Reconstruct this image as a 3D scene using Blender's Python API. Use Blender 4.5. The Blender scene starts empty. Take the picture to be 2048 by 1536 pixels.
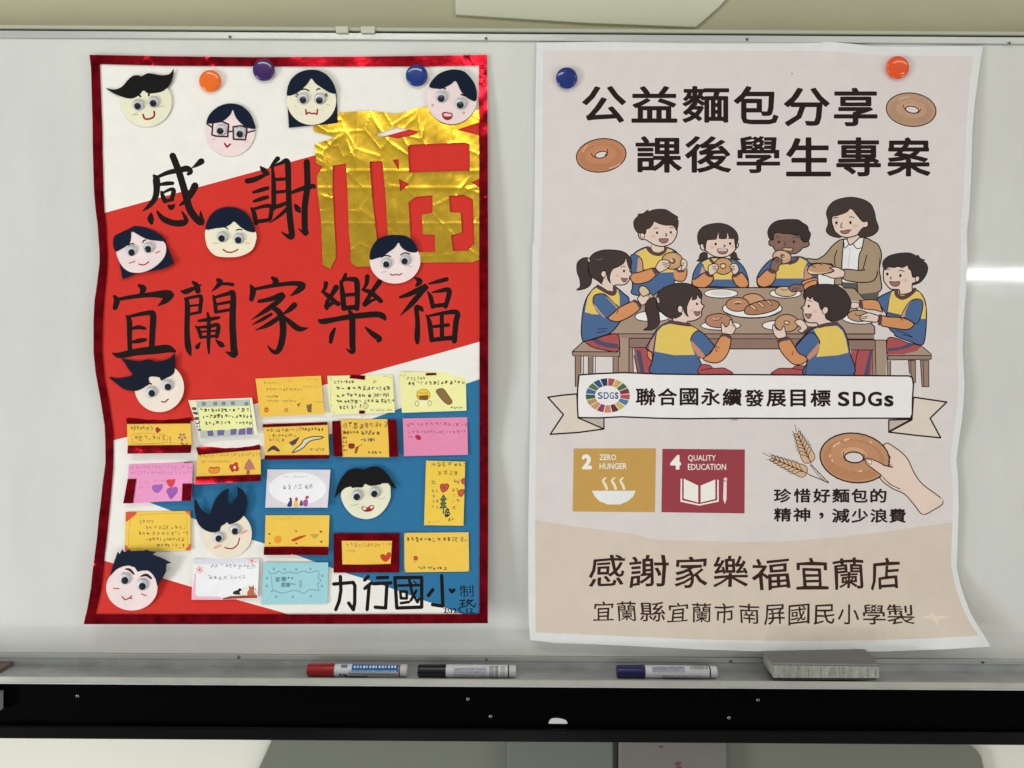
import bpy, math, random
import numpy as np
from mathutils import Vector, Matrix
from mathutils.geometry import delaunay_2d_cdt

# ---------------------------------------------------------------- camera, world, lights
scene = bpy.context.scene
COL = scene.collection
DIST = 1.09            # metres from the lens to the board
FPX = 1577.0           # focal length in pixels of the 2048 px wide photograph
Z0 = 1.50              # height of the board's middle above the floor
ROLL = 0.0066
cr, sr = math.cos(ROLL), math.sin(ROLL)

cam = bpy.data.cameras.new('camera')
cam.sensor_width = 36.0
cam.lens = 36.0 * FPX / 2048.0
cam.clip_start = 0.01
cam.clip_end = 100.0
camo = bpy.data.objects.new('camera', cam)
COL.objects.link(camo)
camo.matrix_world = Matrix(((cr, -sr, 0, 0), (0, 0, -1, -DIST), (sr, cr, 0, Z0), (0, 0, 0, 1)))
scene.camera = camo

world = bpy.data.worlds.new('World')
scene.world = world
world.use_nodes = True
world.node_tree.nodes['Background'].inputs['Color'].default_value = (0.985, 0.99, 0.975, 1)
world.node_tree.nodes['Background'].inputs['Strength'].default_value = 0.33

def area(name, loc, target, sx, sy, power, col, spread=180):
    L = bpy.data.lights.new(name, 'AREA')
    L.shape = 'RECTANGLE'; L.size = sx; L.size_y = sy
    L.energy = power; L.color = col; L.spread = math.radians(spread)
    o = bpy.data.objects.new(name, L)
    COL.objects.link(o)
    o.location = loc
    d = Vector(target) - Vector(loc)
    o.rotation_euler = d.to_track_quat('-Z', 'Y').to_euler()
    return o
# tubes on the classroom ceiling, daylight from windows on the left
area('ceiling_tube', (-0.55, -1.45, Z0 + 1.35), (0.1, 0, Z0 - 0.2), 1.2, 0.14, 7.0, (1.0, 0.975, 0.90))
area('ceiling_tube', (1.6, -1.45, Z0 + 1.35), (0.7, 0, Z0), 1.2, 0.14, 3.0, (1.0, 0.98, 0.88))
area('side_light', (-3.1, -1.8, Z0 - 0.9), (-0.3, 0, Z0 - 0.1), 0.8, 1.6, 60.0, (0.92, 0.965, 1.0))
area('side_light', (3.7, -2.4, Z0 - 0.95), (0.5, 0, Z0 - 0.2), 2.0, 1.8, 27.0, (1.0, 0.985, 0.94))  # soft fill added on the right, no known window there
area('ceiling_tube', (5.75, -8.0, Z0 + 1.30), (5.75, 0, Z0 + 1.28), 1.5, 0.115, 32.0, (1, 1, 0.97))
area('magnet_glint_light', (-0.38, -1.35, Z0 - 1.35), (0, 0, Z0), 0.12, 0.09, 1.6, (1, 1, 1))  # pair of small low lamps added for the highlights on the magnets
area('magnet_glint_light', (0.05, -1.35, Z0 - 1.35), (0, 0, Z0), 0.12, 0.09, 1.6, (1, 1, 1))

vs = scene.view_settings
vs.view_transform = 'Standard'; vs.look = 'None'; vs.exposure = 0.17; vs.gamma = 1.0
try: vs.use_curve_mapping = False
except Exception: pass
scene.cycles.max_bounces = 6
scene.cycles.use_denoising = True

# ---------------------------------------------------------------- measures
def P(x, y, d=0.0):
    """where the thing seen at x, y of the photograph stands when it is d metres proud of the board"""
    u = x - 1024.0; v = 768.0 - y
    k = (DIST - d) / FPX
    return Vector(((u * cr - v * sr) * k, -d, (u * sr + v * cr) * k + Z0))
MM = 0.001
def lin(c):
    c = c / 255.0
    return c / 12.92 if c <= 0.04045 else ((c + 0.055) / 1.055) ** 2.4
INK = 0.92
def C(r, g, b, k=None):
    k = INK if k is None else k
    return (min(lin(r) / k, 0.92), min(lin(g) / k, 0.92), min(lin(b) / k, 0.92), 1.0)

# ---------------------------------------------------------------- materials
def new_mat(name):
    m = bpy.data.materials.new(name); m.use_nodes = True
    nt = m.node_tree
    return m, nt, nt.nodes['Principled BSDF']
def add_bump(nt, b, scale, strength, dist=0.001, kind='NOISE', detail=4.0, coord='Object'):
    tc = nt.nodes.new('ShaderNodeTexCoord')
    if kind == 'NOISE':
        t = nt.nodes.new('ShaderNodeTexNoise'); t.inputs['Detail'].default_value = detail; out = t.outputs['Fac']
    else:
        t = nt.nodes.new('ShaderNodeTexVoronoi'); out = t.outputs['Distance']
    t.inputs['Scale'].default_value = scale
    nt.links.new(tc.outputs[coord], t.inputs['Vector'])
    bp = nt.nodes.new('ShaderNodeBump')
    bp.inputs['Strength'].default_value = strength; bp.inputs['Distance'].default_value = dist
    nt.links.new(out, bp.inputs['Height'])
    prev = b.inputs['Normal'].links[0].from_socket if b.inputs['Normal'].is_linked else None
    if prev is not None: nt.links.new(prev, bp.inputs['Normal'])
    nt.links.new(bp.outputs['Normal'], b.inputs['Normal'])
    return t
def plain(name, col, rough=0.5, metal=0.0, spec=0.5, coat=0.0, mottle=0.0, mscale=30.0, bump=0.0, bscale=300.0):
    m, nt, b = new_mat(name)
    b.inputs['Base Color'].default_value = col
    b.inputs['Roughness'].default_value = rough
    b.inputs['Metallic'].default_value = metal
    b.inputs['Specular IOR Level'].default_value = spec
    b.inputs['Coat Weight'].default_value = coat
    b.inputs['Coat Roughness'].default_value = 0.05
    if mottle:
        tc = nt.nodes.new('ShaderNodeTexCoord')
        n = nt.nodes.new('ShaderNodeTexNoise'); n.inputs['Scale'].default_value = mscale; n.inputs['Detail'].default_value = 6
        nt.links.new(tc.outputs['Object'], n.inputs['Vector'])
        r = nt.nodes.new('ShaderNodeMapRange')
        r.inputs['From Min'].default_value = 0.3; r.inputs['From Max'].default_value = 0.7
        r.inputs['To Min'].default_value = 1 - mottle; r.inputs['To Max'].default_value = 1 + mottle
        nt.links.new(n.outputs['Fac'], r.inputs['Value'])
        mx = nt.nodes.new('ShaderNodeVectorMath'); mx.operation = 'SCALE'
        mx.inputs[0].default_value = col[:3]
        nt.links.new(r.outputs['Result'], mx.inputs['Scale'])
        nt.links.new(mx.outputs['Vector'], b.inputs['Base Color'])
    if bump: add_bump(nt, b, bscale, bump)
    return m
def printed(name, rough=0.55, grain=0.05, gscale=900.0, bump=0.08, bscale=9.0, bdist=0.01, spec=0.12):
    """paper whose ink colour is kept face by face; the grain and relief of the paper are nodes"""
    m, nt, b = new_mat(name)
    at = nt.nodes.new('ShaderNodeAttribute'); at.attribute_name = 'ink'
    tc = nt.nodes.new('ShaderNodeTexCoord')
    n = nt.nodes.new('ShaderNodeTexNoise'); n.inputs['Scale'].default_value = gscale; n.inputs['Detail'].default_value = 3
    n2 = nt.nodes.new('ShaderNodeTexNoise'); n2.inputs['Scale'].default_value = 45.0; n2.inputs['Detail'].default_value = 4
    nt.links.new(tc.outputs['Object'], n.inputs['Vector']); nt.links.new(tc.outputs['Object'], n2.inputs['Vector'])
    ad = nt.nodes.new('ShaderNodeMath'); ad.operation = 'ADD'
    nt.links.new(n.outputs['Fac'], ad.inputs[0]); nt.links.new(n2.outputs['Fac'], ad.inputs[1])
    r = nt.nodes.new('ShaderNodeMapRange')
    r.inputs['From Min'].default_value = 0.6; r.inputs['From Max'].default_value = 1.4
    r.inputs['To Min'].default_value = 1 - grain; r.inputs['To Max'].default_value = 1 + grain
    nt.links.new(ad.outputs[0], r.inputs['Value'])
    mx = nt.nodes.new('ShaderNodeVectorMath'); mx.operation = 'SCALE'
    nt.links.new(at.outputs['Color'], mx.inputs[0]); nt.links.new(r.outputs['Result'], mx.inputs['Scale'])
    nt.links.new(mx.outputs['Vector'], b.inputs['Base Color'])
    b.inputs['Roughness'].default_value = rough
    b.inputs['Specular IOR Level'].default_value = spec
    add_bump(nt, b, bscale, bump, bdist)
    add_bump(nt, b, 1400.0, 0.10, 0.0003)
    return m
def foil(name, col, rough, s1, k1, s2, k2, var=(0.86, 1.08)):
    m, nt, b = new_mat(name)
    b.inputs['Metallic'].default_value = 1.0
    b.inputs['Roughness'].default_value = rough
    tc = nt.nodes.new('ShaderNodeTexCoord')
    n = nt.nodes.new('ShaderNodeTexNoise'); n.inputs['Scale'].default_value = 60.0; n.inputs['Detail'].default_value = 5
    nt.links.new(tc.outputs['Object'], n.inputs['Vector'])
    r = nt.nodes.new('ShaderNodeValToRGB')
    r.color_ramp.elements[0].position = 0.3; r.color_ramp.elements[1].position = 0.7
    r.color_ramp.elements[0].color = tuple(c * var[0] for c in col[:3]) + (1,)
    r.color_ramp.elements[1].color = tuple(min(c * var[1], 1) for c in col[:3]) + (1,)
    nt.links.new(n.outputs['Fac'], r.inputs['Fac']); nt.links.new(r.outputs['Color'], b.inputs['Base Color'])
    add_bump(nt, b, s1, k1, 0.004, 'VORONOI')
    add_bump(nt, b, s2, k2, 0.002, 'NOISE', 3.0)
    return m

M = {}
BOARD_WHITE = C(207, 207, 199)
M['poster'] = printed('poster_paper', bump=0.25, bscale=5.0, bdist=0.012)
M['card'] = printed('card_paper', grain=0.06, bump=0.12, bscale=20.0, bdist=0.004)
M['felt'] = printed('cut_paper', grain=0.08, bump=0.10, bscale=40.0, bdist=0.002, rough=0.7)
M['redfoil'] = foil('red_foil_tape', (0.37, 0.008, 0.018), 0.17, 14.0, 0.18, 40.0, 0.16, (0.55, 1.25))
M['goldfoil'] = foil('gold_foil', (0.97, 0.60, 0.055), 0.27, 9.0, 0.10, 40.0, 0.08, (0.82, 1.10))
M['whiteboard'] = plain('whiteboard_enamel', C(207, 207, 197), rough=0.30, spec=0.2, mottle=0.02, mscale=3.0, coat=0.5)
def board_mat():
    m = plain('whiteboard_enamel', C(207, 207, 199), rough=0.30, spec=0.2, mottle=0.02, mscale=3.0, coat=0.5)
    nt = m.node_tree; b = nt.nodes['Principled BSDF']
    tc = nt.nodes.new('ShaderNodeTexCoord'); mp = nt.nodes.new('ShaderNodeMapping'); mp.inputs['Scale'].default_value = (2.0, 2.0, 14.0); mp.inputs['Rotation'].default_value = (0, 0.5, 0)
    n = nt.nodes.new('ShaderNodeTexNoise'); n.inputs['Scale'].default_value = 3.0; n.inputs['Detail'].default_value = 7; n.inputs['Roughness'].default_value = 0.7
    r = nt.nodes.new('ShaderNodeMapRange'); r.inputs['From Min'].default_value = 0.35; r.inputs['From Max'].default_value = 0.7; r.inputs['To Min'].default_value = 0.025; r.inputs['To Max'].default_value = 0.09
    nt.links.new(tc.outputs['Object'], mp.inputs['Vector']); nt.links.new(mp.outputs['Vector'], n.inputs['Vector']); nt.links.new(n.outputs['Fac'], r.inputs['Value']); nt.links.new(r.outputs['Result'], b.inputs['Coat Roughness'])
    bp = nt.nodes.new('ShaderNodeBump'); bp.inputs['Strength'].default_value = 0.05; bp.inputs['Distance'].default_value = 0.01
    n2 = nt.nodes.new('ShaderNodeTexNoise'); n2.inputs['Scale'].default_value = 6.0
    nt.links.new(tc.outputs['Object'], n2.inputs['Vector']); nt.links.new(n2.outputs['Fac'], bp.inputs['Height']); nt.links.new(bp.outputs['Normal'], b.inputs['Coat Normal'])
    # grey smudges left by wiping
    m1 = nt.nodes.new('ShaderNodeMapping'); m1.inputs['Scale'].default_value = (5.0, 5.0, 1.6); m1.inputs['Rotation'].default_value = (0, -0.35, 0)
    n3 = nt.nodes.new('ShaderNodeTexNoise'); n3.inputs['Scale'].default_value = 2.2; n3.inputs['Detail'].default_value = 9; n3.inputs['Roughness'].default_value = 0.62
    r3 = nt.nodes.new('ShaderNodeMapRange'); r3.inputs['From Min'].default_value = 0.35; r3.inputs['From Max'].default_value = 0.75; r3.inputs['To Min'].default_value = 1.01; r3.inputs['To Max'].default_value = 0.91
    old = b.inputs['Base Color'].links[0].from_socket; v = nt.nodes.new('ShaderNodeVectorMath'); v.operation = 'SCALE'
    nt.links.new(tc.outputs['Object'], m1.inputs['Vector']); nt.links.new(m1.outputs['Vector'], n3.inputs['Vector']); nt.links.new(n3.outputs['Fac'], r3.inputs['Value'])
    nt.links.new(old, v.inputs[0]); nt.links.new(r3.outputs['Result'], v.inputs['Scale']); nt.links.new(v.outputs['Vector'], b.inputs['Base Color'])
    return m
M['whiteboard'] = board_mat()
M['alu'] = plain('brushed_aluminium', C(190, 192, 185), rough=0.42, metal=0.55, mottle=0.04, mscale=12.0)
M['traymetal'] = plain('tray_aluminium', C(182, 184, 184), rough=0.45, metal=0.35, mottle=0.10, mscale=28.0, bump=0.12, bscale=700.0)
M['lip'] = plain('tray_lip_aluminium', C(168, 166, 155), rough=0.4, metal=0.35, mottle=0.05, mscale=25.0)
M['brown'] = plain('worn_brown_end_cap', C(110, 98, 88), rough=0.6, mottle=0.2, mscale=60.0)
M['black'] = plain('black_steel', (0.0008, 0.0008, 0.0008, 1), rough=0.6, spec=0.02)
M['blackgloss'] = plain('black_gloss_rail', (0.002, 0.002, 0.0018, 1), rough=0.2, spec=0.16)
M['steel'] = plain('screw_steel', (0.34, 0.34, 0.32, 1), rough=0.25, metal=1.0)
M['slot'] = plain('dark_screw_slot', (0.01, 0.01, 0.01, 1), rough=0.6)
M['wall'] = plain('painted_wall', C(172, 169, 140), rough=0.85, mottle=0.03, mscale=4.0, bump=0.25, bscale=260.0)
M['palepanel'] = plain('pale_green_paint', C(190, 192, 168), rough=0.7, mottle=0.02, mscale=5.0, bump=0.2, bscale=260.0)
M['cream'] = plain('cream_wall_paint', C(232, 229, 214), rough=0.8, mottle=0.02, mscale=5.0, bump=0.15, bscale=300.0)
M['coolwhite'] = plain('cool_white_paint', C(226, 230, 226), rough=0.8, mottle=0.02, mscale=5.0)
M['greygreen'] = plain('grey_green_shade', C(113, 115, 101), rough=0.6, mottle=0.04, mscale=6.0)  # shade below the rail, put into a colour
M['greybox'] = plain('warm_grey_plastic', C(128, 126, 117), rough=0.55, mottle=0.05, mscale=14.0)
M['eyewhite'] = plain('googly_white', C(242, 243, 246), rough=0.4)
M['pupil'] = plain('googly_black', (0.006, 0.006, 0.008, 1), rough=0.25)
def clear():
    m = bpy.data.materials.new('clear_plastic_dome'); m.use_nodes = True
    nt = m.node_tree
    for n in list(nt.nodes): nt.nodes.remove(n)
    o = nt.nodes.new('ShaderNodeOutputMaterial'); mx = nt.nodes.new('ShaderNodeMixShader')
    t = nt.nodes.new('ShaderNodeBsdfTransparent'); g = nt.nodes.new('ShaderNodeBsdfGlossy'); f = nt.nodes.new('ShaderNodeFresnel')
    t.inputs['Color'].default_value = (0.95, 0.96, 0.97, 1)
    g.inputs['Roughness'].default_value = 0.06; f.inputs['IOR'].default_value = 1.28
    nt.links.new(f.outputs[0], mx.inputs[0]); nt.links.new(t.outputs[0], mx.inputs[1]); nt.links.new(g.outputs[0], mx.inputs[2])
    nt.links.new(mx.outputs[0], o.inputs[0])
    return m
M['dome'] = clear()

# ---------------------------------------------------------------- objects
def tag(o, label=None, cat=None, group=None, kind=None):
    if label: o['label'] = label
    if cat: o['category'] = cat
    if group: o['group'] = group
    if kind: o['kind'] = kind
    return o
def empty(name, loc):
    o = bpy.data.objects.new(name, None); COL.objects.link(o)
    o.location = loc; o.empty_display_size = 0.02
    return o
def link(name, me, parent=None):
    o = bpy.data.objects.new(name, me); COL.objects.link(o)
    if parent is not None:
        o.parent = parent
        bpy.context.view_layer.update() if False else None
        o.matrix_parent_inverse = Matrix.Translation(-world_loc(parent))
    return o
def world_loc(o):
    v = Vector((0, 0, 0)); 
    while o is not None:
        v += o.location + (o.matrix_parent_inverse.translation if o.parent is not None else Vector((0, 0, 0)))
        o = o.parent
    return v

class MB:
    def __init__(s): s.v = []; s.f = []; s.m = []
    def add(s, vs, fs, mi=0):
        b = len(s.v); s.v += [tuple(v) for v in vs]
        s.f += [tuple(i + b for i in f) for f in fs]; s.m += [mi] * len(fs)
    def box(s, x0, x1, y0, y1, z0, z1, mi=0):
        vs = [(x, y, z) for x in (x0, x1) for y in (y0, y1) for z in (z0, z1)]
        s.add(vs, [(0, 1, 3, 2), (4, 6, 7, 5), (0, 4, 5, 1), (2, 3, 7, 6), (0, 2, 6, 4), (1, 5, 7, 3)], mi)
    def lathe(s, c, axis, prof, n=32, mi=0, up=None):
        """prof: list of (distance along axis, radius)"""
        a = Vector(axis).normalized()
        u = a.orthogonal().normalized(); w = a.cross(u)
        vs = []; fs = []
        for (h, r) in prof:
            for i in range(n):
                t = 2 * math.pi * i / n
                vs.append(Vector(c) + a * h + (u * math.cos(t) + w * math.sin(t)) * r)
        for k in range(len(prof) - 1):
            for i in range(n):
                j = (i + 1) % n
                fs.append((k * n + i, k * n + j, (k + 1) * n + j, (k + 1) * n + i))
        fs.append(tuple(range(n))[::-1]); fs.append(tuple((len(prof) - 1) * n + i for i in range(n)))
        s.add(vs, fs, mi)
    def build(s, name, mats, parent=None, smooth=False, bevel=0.0):
        me = bpy.data.meshes.new(name); me.from_pydata(s.v, [], s.f)
        for m in (mats if isinstance(mats, (list, tuple)) else [mats]): me.materials.append(m)
        me.polygons.foreach_set('material_index', s.m)
        if smooth:
            me.polygons.foreach_set('use_smooth', [True] * len(me.polygons))
            me.set_sharp_from_angle(angle=math.radians(40))
        me.update()
        o = link(name, me, parent)
        if bevel:
            b = o.modifiers.new('bevel', 'BEVEL'); b.width = bevel; b.segments = 3; b.limit_method = 'ANGLE'
        return o

# ---------------------------------------------------------------- flat drawing: shapes in photo pixels
def T(x0, y0, width, full=2048.0):
    k = width / full
    return lambda x, y: (x0 + x * k, y0 + y * k)
ID = lambda x, y: (x, y)
def pts(s):
    return [tuple(float(q) for q in p.split(',')) for p in s.split()]
def spline(p, closed=False, n=4):
    if len(p) < 3: return list(p)
    out = []
    L = len(p); rng = range(L if closed else L - 1)
    for i in rng:
        if closed: a, b, c, d = p[i - 1], p[i], p[(i + 1) % L], p[(i + 2) % L]
        else: a, b, c, d = p[max(i - 1, 0)], p[i], p[i + 1], p[min(i + 2, L - 1)]
        for k in range(n):
            t = k / n
            out.append(tuple(0.5 * ((2 * b[j]) + (-a[j] + c[j]) * t + (2 * a[j] - 5 * b[j] + 4 * c[j] - d[j]) * t * t
                                    + (-a[j] + 3 * b[j] - 3 * c[j] + d[j]) * t ** 3) for j in range(len(b))))
    if not closed: out.append(tuple(p[-1]))
    return out
def loop_segs(loop):
    a = np.array(loop, float)
    return np.hstack([a, np.roll(a, -1, axis=0)])
class Art:
    """a stack of flat shapes: each a set of directed segments (x0,y0,x1,y1), filled by winding number"""
    def __init__(s): s.sh = []; s.T = ID; s.S = 1.0; s.k = 1.0
    def at(s, x0, y0, width):
        s.T = T(x0, y0, width); s.S = width / 2048.0; return s
    def raw(s, segs, col): s.sh.append((segs, col))
    def loop(s, loop, col):
        s.raw(loop_segs([s.T(*p) for p in loop]), col)
    def poly(s, d, col): s.loop(pts(d) if isinstance(d, str) else d, col)
    def blob(s, d, col, n=4): s.loop(spline(pts(d) if isinstance(d, str) else d, True, n), col)
    def ell(s, cx, cy, rx, ry, col, rot=0.0, n=28):
        c, q = math.cos(math.radians(rot)), math.sin(math.radians(rot))
        s.loop([(cx + rx * math.cos(t) * c - ry * math.sin(t) * q, cy + rx * math.cos(t) * q + ry * math.sin(t) * c)
                for t in (2 * math.pi * i / n for i in range(n))], col)
    def stroke(s, p, col, cap=True):
        """p: (x, y, width)"""
        q = [p[0]]
        for a in p[1:]:
            if (a[0] - q[-1][0]) ** 2 + (a[1] - q[-1][1]) ** 2 > 1e-4: q.append(a)
        if len(q) < 2: return
        L = []; R = []
        for i, a in enumerate(q):
            b = q[min(i + 1, len(q) - 1)]; z = q[max(i - 1, 0)]
            dx, dy = b[0] - z[0], b[1] - z[1]; h = math.hypot(dx, dy) or 1.0
            nx, ny = -dy / h, dx / h; w = a[2] / 2
            L.append((a[0] + nx * w, a[1] + ny * w)); R.append((a[0] - nx * w, a[1] - ny * w))
        def arc(i, j):
            a, z = q[i], q[j]; dx, dy = a[0] - z[0], a[1] - z[1]; h = math.hypot(dx, dy) or 1.0
            t0 = math.atan2(dy, dx); w = a[2] / 2
            return [(a[0] + w * math.cos(t0 + t), a[1] + w * math.sin(t0 + t)) for t in (0.9, 0.0, -0.9)]
        lp = L + (arc(-1, -2) if cap else []) + R[::-1] + (arc(0, 1) if cap else [])
        s.loop(lp, col)
    def line(s, d, w, col, smooth=True, cap=True, closed=False, n=4):
        p = pts(d) if isinstance(d, str) else list(d)
        p = [(a[0], a[1], (a[2] if len(a) > 2 else w) * s.k) for a in p]
        if closed: p = p + [p[0]]
        if smooth and len(p) > 2: p = spline(p, False, n); s.stroke(p, col, cap)
        else:
            for a, b in zip(p, p[1:]): s.stroke([a, b], col, cap)
    def lines(s, d, w, col, smooth=True):
        for q in d.split(';'): s.line(q, w, col, smooth)
    def brush(s, d, col, k=1.14):
        for q in d.split(';'): s.stroke([(a, b, w * k) for a, b, w in spline(pts(q), False, 4)], col)
    def fo(s, d, fill, w, col, smooth=True):
        p = pts(d) if isinstance(d, str) else d
        s.blob(p, fill) if smooth else s.poly(p, fill)
        q = spline(p, True, 4) if smooth else list(p)
        q = [(a[0], a[1], w * s.k) for a in q]; q.append(q[0])
        s.stroke(q, col) if smooth else [s.stroke([a, b], col) for a, b in zip(q, q[1:])]
    def eo(s, cx, cy, rx, ry, fill, w, col, rot=0):
        w = w * s.k
        s.ell(cx, cy, rx + w / 2, ry + w / 2, col, rot); s.ell(cx, cy, rx - w / 2, ry - w / 2, fill, rot)
    def glyph(s, ch, x0, y0, x1, y1, col, off=0.0, warp=0.0, skew=0.0, seed=0):
        segs = glyph_segs(ch, off)
        a = segs.reshape(-1, 2).copy()
        mn, mx = a.min(0), a.max(0)
        a = (a - mn) / np.maximum(mx - mn, 1e-6)
        a[:, 1] = 1 - a[:, 1]
        if warp:
            r = random.Random(seed + ord(ch[0])); f = [r.uniform(0, 6.28) for _ in range(6)]
            u, v = a[:, 0].copy(), a[:, 1].copy()
            a[:, 0] = u + warp * (np.sin(v * 4 + f[0]) + 0.5 * np.sin(u * 7 + v * 5 + f[1]))
            a[:, 1] = v + warp * (np.sin(u * 4 + f[2]) + 0.5 * np.sin(v * 8 + u * 4 + f[3]))
        a[:, 1] += skew * (0.5 - a[:, 0])
        a[:, 0] = x0 + a[:, 0] * (x1 - x0); a[:, 1] = y0 + a[:, 1] * (y1 - y0)
        k = s.T(0, 0); kx = s.T(1, 0)[0] - k[0]
        a = a * kx + np.array(k)
        s.raw(a.reshape(-1, 4), col)
    def row(s, chars, boxes, y0, y1, col, off=0.0, warp=0.0, skew=0.0, dy=0.0):
        for i, (c, (a, b)) in enumerate(zip(chars, boxes)):
            e = dy * i
            s.glyph(c, a, y0 + e, b, y1 + e, col, off, warp, skew, i)
    def text(s, string, x0, y0, x1, y1, col, off=0.0, warp=0.0):
        s.glyph(string, x0, y0, x1, y1, col, off, warp)
    def scribble(s, x0, y0, x1, y1, h, w, col, seed, slope=0.0, gap=1.05, jit=0.3):
        """unreadable children's handwriting: rows of small broken strokes"""
        r = random.Random(seed); w = w * 1.12; h = h * 1.1; col = tuple(c * 0.9 for c in col[:3]) + (1.0,)
        pale = tuple(c * 0.75 + 0.12 * (1 if i < 3 else 0) for i, c in enumerate(col[:3])) + (1.0,)
        y = y0
        while True:
            x = x0 + r.uniform(0, h * 0.4)
            end = x1 - r.uniform(0, (x1 - x0) * jit * 0.6)
            while x < end:
                cw = h * r.uniform(0.55, 0.9); yy = y + slope * (x - x0) + r.uniform(-0.08, 0.08) * h; hh = h * r.uniform(0.75, 1.05)
                c2 = col if r.random() < 0.75 else pale
                for _ in range(r.choice((2, 4, 5, 6, 7, 8))):
                    u = r.random(); t = r.uniform(-0.12, 0.12); ww = w * r.uniform(0.7, 1.15)
                    if u < 0.42:
                        ax = x + r.uniform(0, 0.35) * cw; ay = yy + r.uniform(0.05, 0.95) * hh
                        p = [(ax, ay, ww), (ax + r.uniform(0.35, 0.8) * cw, ay + t * hh, ww * .8)]
                    elif u < 0.72:
                        ax = x + r.uniform(0.1, 0.9) * cw; ay = yy + r.uniform(0, 0.5) * hh
                        p = [(ax, ay, ww), (ax + t * cw, ay + r.uniform(0.3, 0.6) * hh, ww * .8)]
                    elif u < 0.88:
                        ax = x + r.uniform(0.3, 0.6) * cw; ay = yy + r.uniform(0.1, 0.6) * hh; q = r.choice((-1, 1))
                        p = [(ax, ay, ww), (ax + q * 0.35 * cw, ay + 0.35 * hh, ww * .6)]
                    else:
                        ax = x + r.uniform(0.0, 0.4) * cw; ay = yy + r.uniform(0, 0.4) * hh
                        p = [(ax, ay, ww), (ax + 0.5 * cw, ay + 0.05 * hh, ww), (ax + 0.45 * cw, ay + 0.5 * hh, ww)]
                    s.stroke(p, c2, False)
                x += cw * min(gap, 1.12) * r.choice((1.0, 1.05, 1.15, 1.35))
            y += h * 1.28
            if y + h > y1 + h * 0.3: break

_gl = {}
def glyph_segs(ch, off):
    key = (ch, round(off, 4))
    if key in _gl: return _gl[key]
    c = bpy.data.curves.new('lettering_source', 'FONT'); c.body = ch; c.resolution_u = 2 if len(ch) > 1 or ord(ch[0]) > 255 else 5
    o = bpy.data.objects.new('lettering_source', c); COL.objects.link(o)
    dg = bpy.context.evaluated_depsgraph_get(); ev = o.evaluated_get(dg); m = ev.to_mesh()
    vs = np.array([(v.co.x, v.co.y) for v in m.vertices])
    cnt = {}
    for p in m.polygons:
        k = list(p.vertices)
        a = vs[k]; area_ = 0.5 * np.sum(a[:, 0] * np.roll(a[:, 1], -1) - np.roll(a[:, 0], -1) * a[:, 1])
        if area_ < 0: k = k[::-1]
        for i in range(len(k)):
            e = (k[i], k[(i + 1) % len(k)])
            cnt[e] = cnt.get(e, 0) + 1
    segs = [(*vs[a], *vs[b]) for (a, b) in cnt if (b, a) not in cnt]
    if off > 0.001:      # heavier face: a round-ended band along the whole outline, united with the fill by winding number
        for (x0, y0, x1, y1) in list(segs):
            h = math.hypot(x1 - x0, y1 - y0)
            if h < 1e-5: continue
            t0 = math.atan2(y1 - y0, x1 - x0)
            lp = [(x1 + off * math.cos(t0 + t), y1 + off * math.sin(t0 + t)) for t in (-1.571, -0.7, 0.7, 1.571)]
            lp += [(x0 + off * math.cos(t0 + t), y0 + off * math.sin(t0 + t)) for t in (1.571, 2.44, 3.84, 4.712)]
            segs += [(*lp[i], *lp[(i + 1) % 8]) for i in range(8)]
    ev.to_mesh_clear()
    bpy.data.objects.remove(o); bpy.data.curves.remove(c)
    r = np.array(segs, float); _gl[key] = r
    return r

def inside(segs, q):
    """winding number of directed segments about points q"""
    x, y = q[:, 0][None], q[:, 1][None]
    x0, y0, x1, y1 = (segs[:, i][:, None] for i in range(4))
    up = (y0 <= y) & (y1 > y); dn = (y0 > y) & (y1 <= y)
    cross = (x1 - x0) * (y - y0) - (x - x0) * (y1 - y0)
    return (np.sum(up & (cross > 0), 0).astype(int) - np.sum(dn & (cross < 0), 0)) != 0
def inside_big(segs, q):
    out = np.zeros(len(q), bool); step = max(1, int(4e6 // max(len(segs), 1)))
    for i in range(0, len(q), step): out[i:i + step] = inside(segs, q[i:i + step])
    return out

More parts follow.
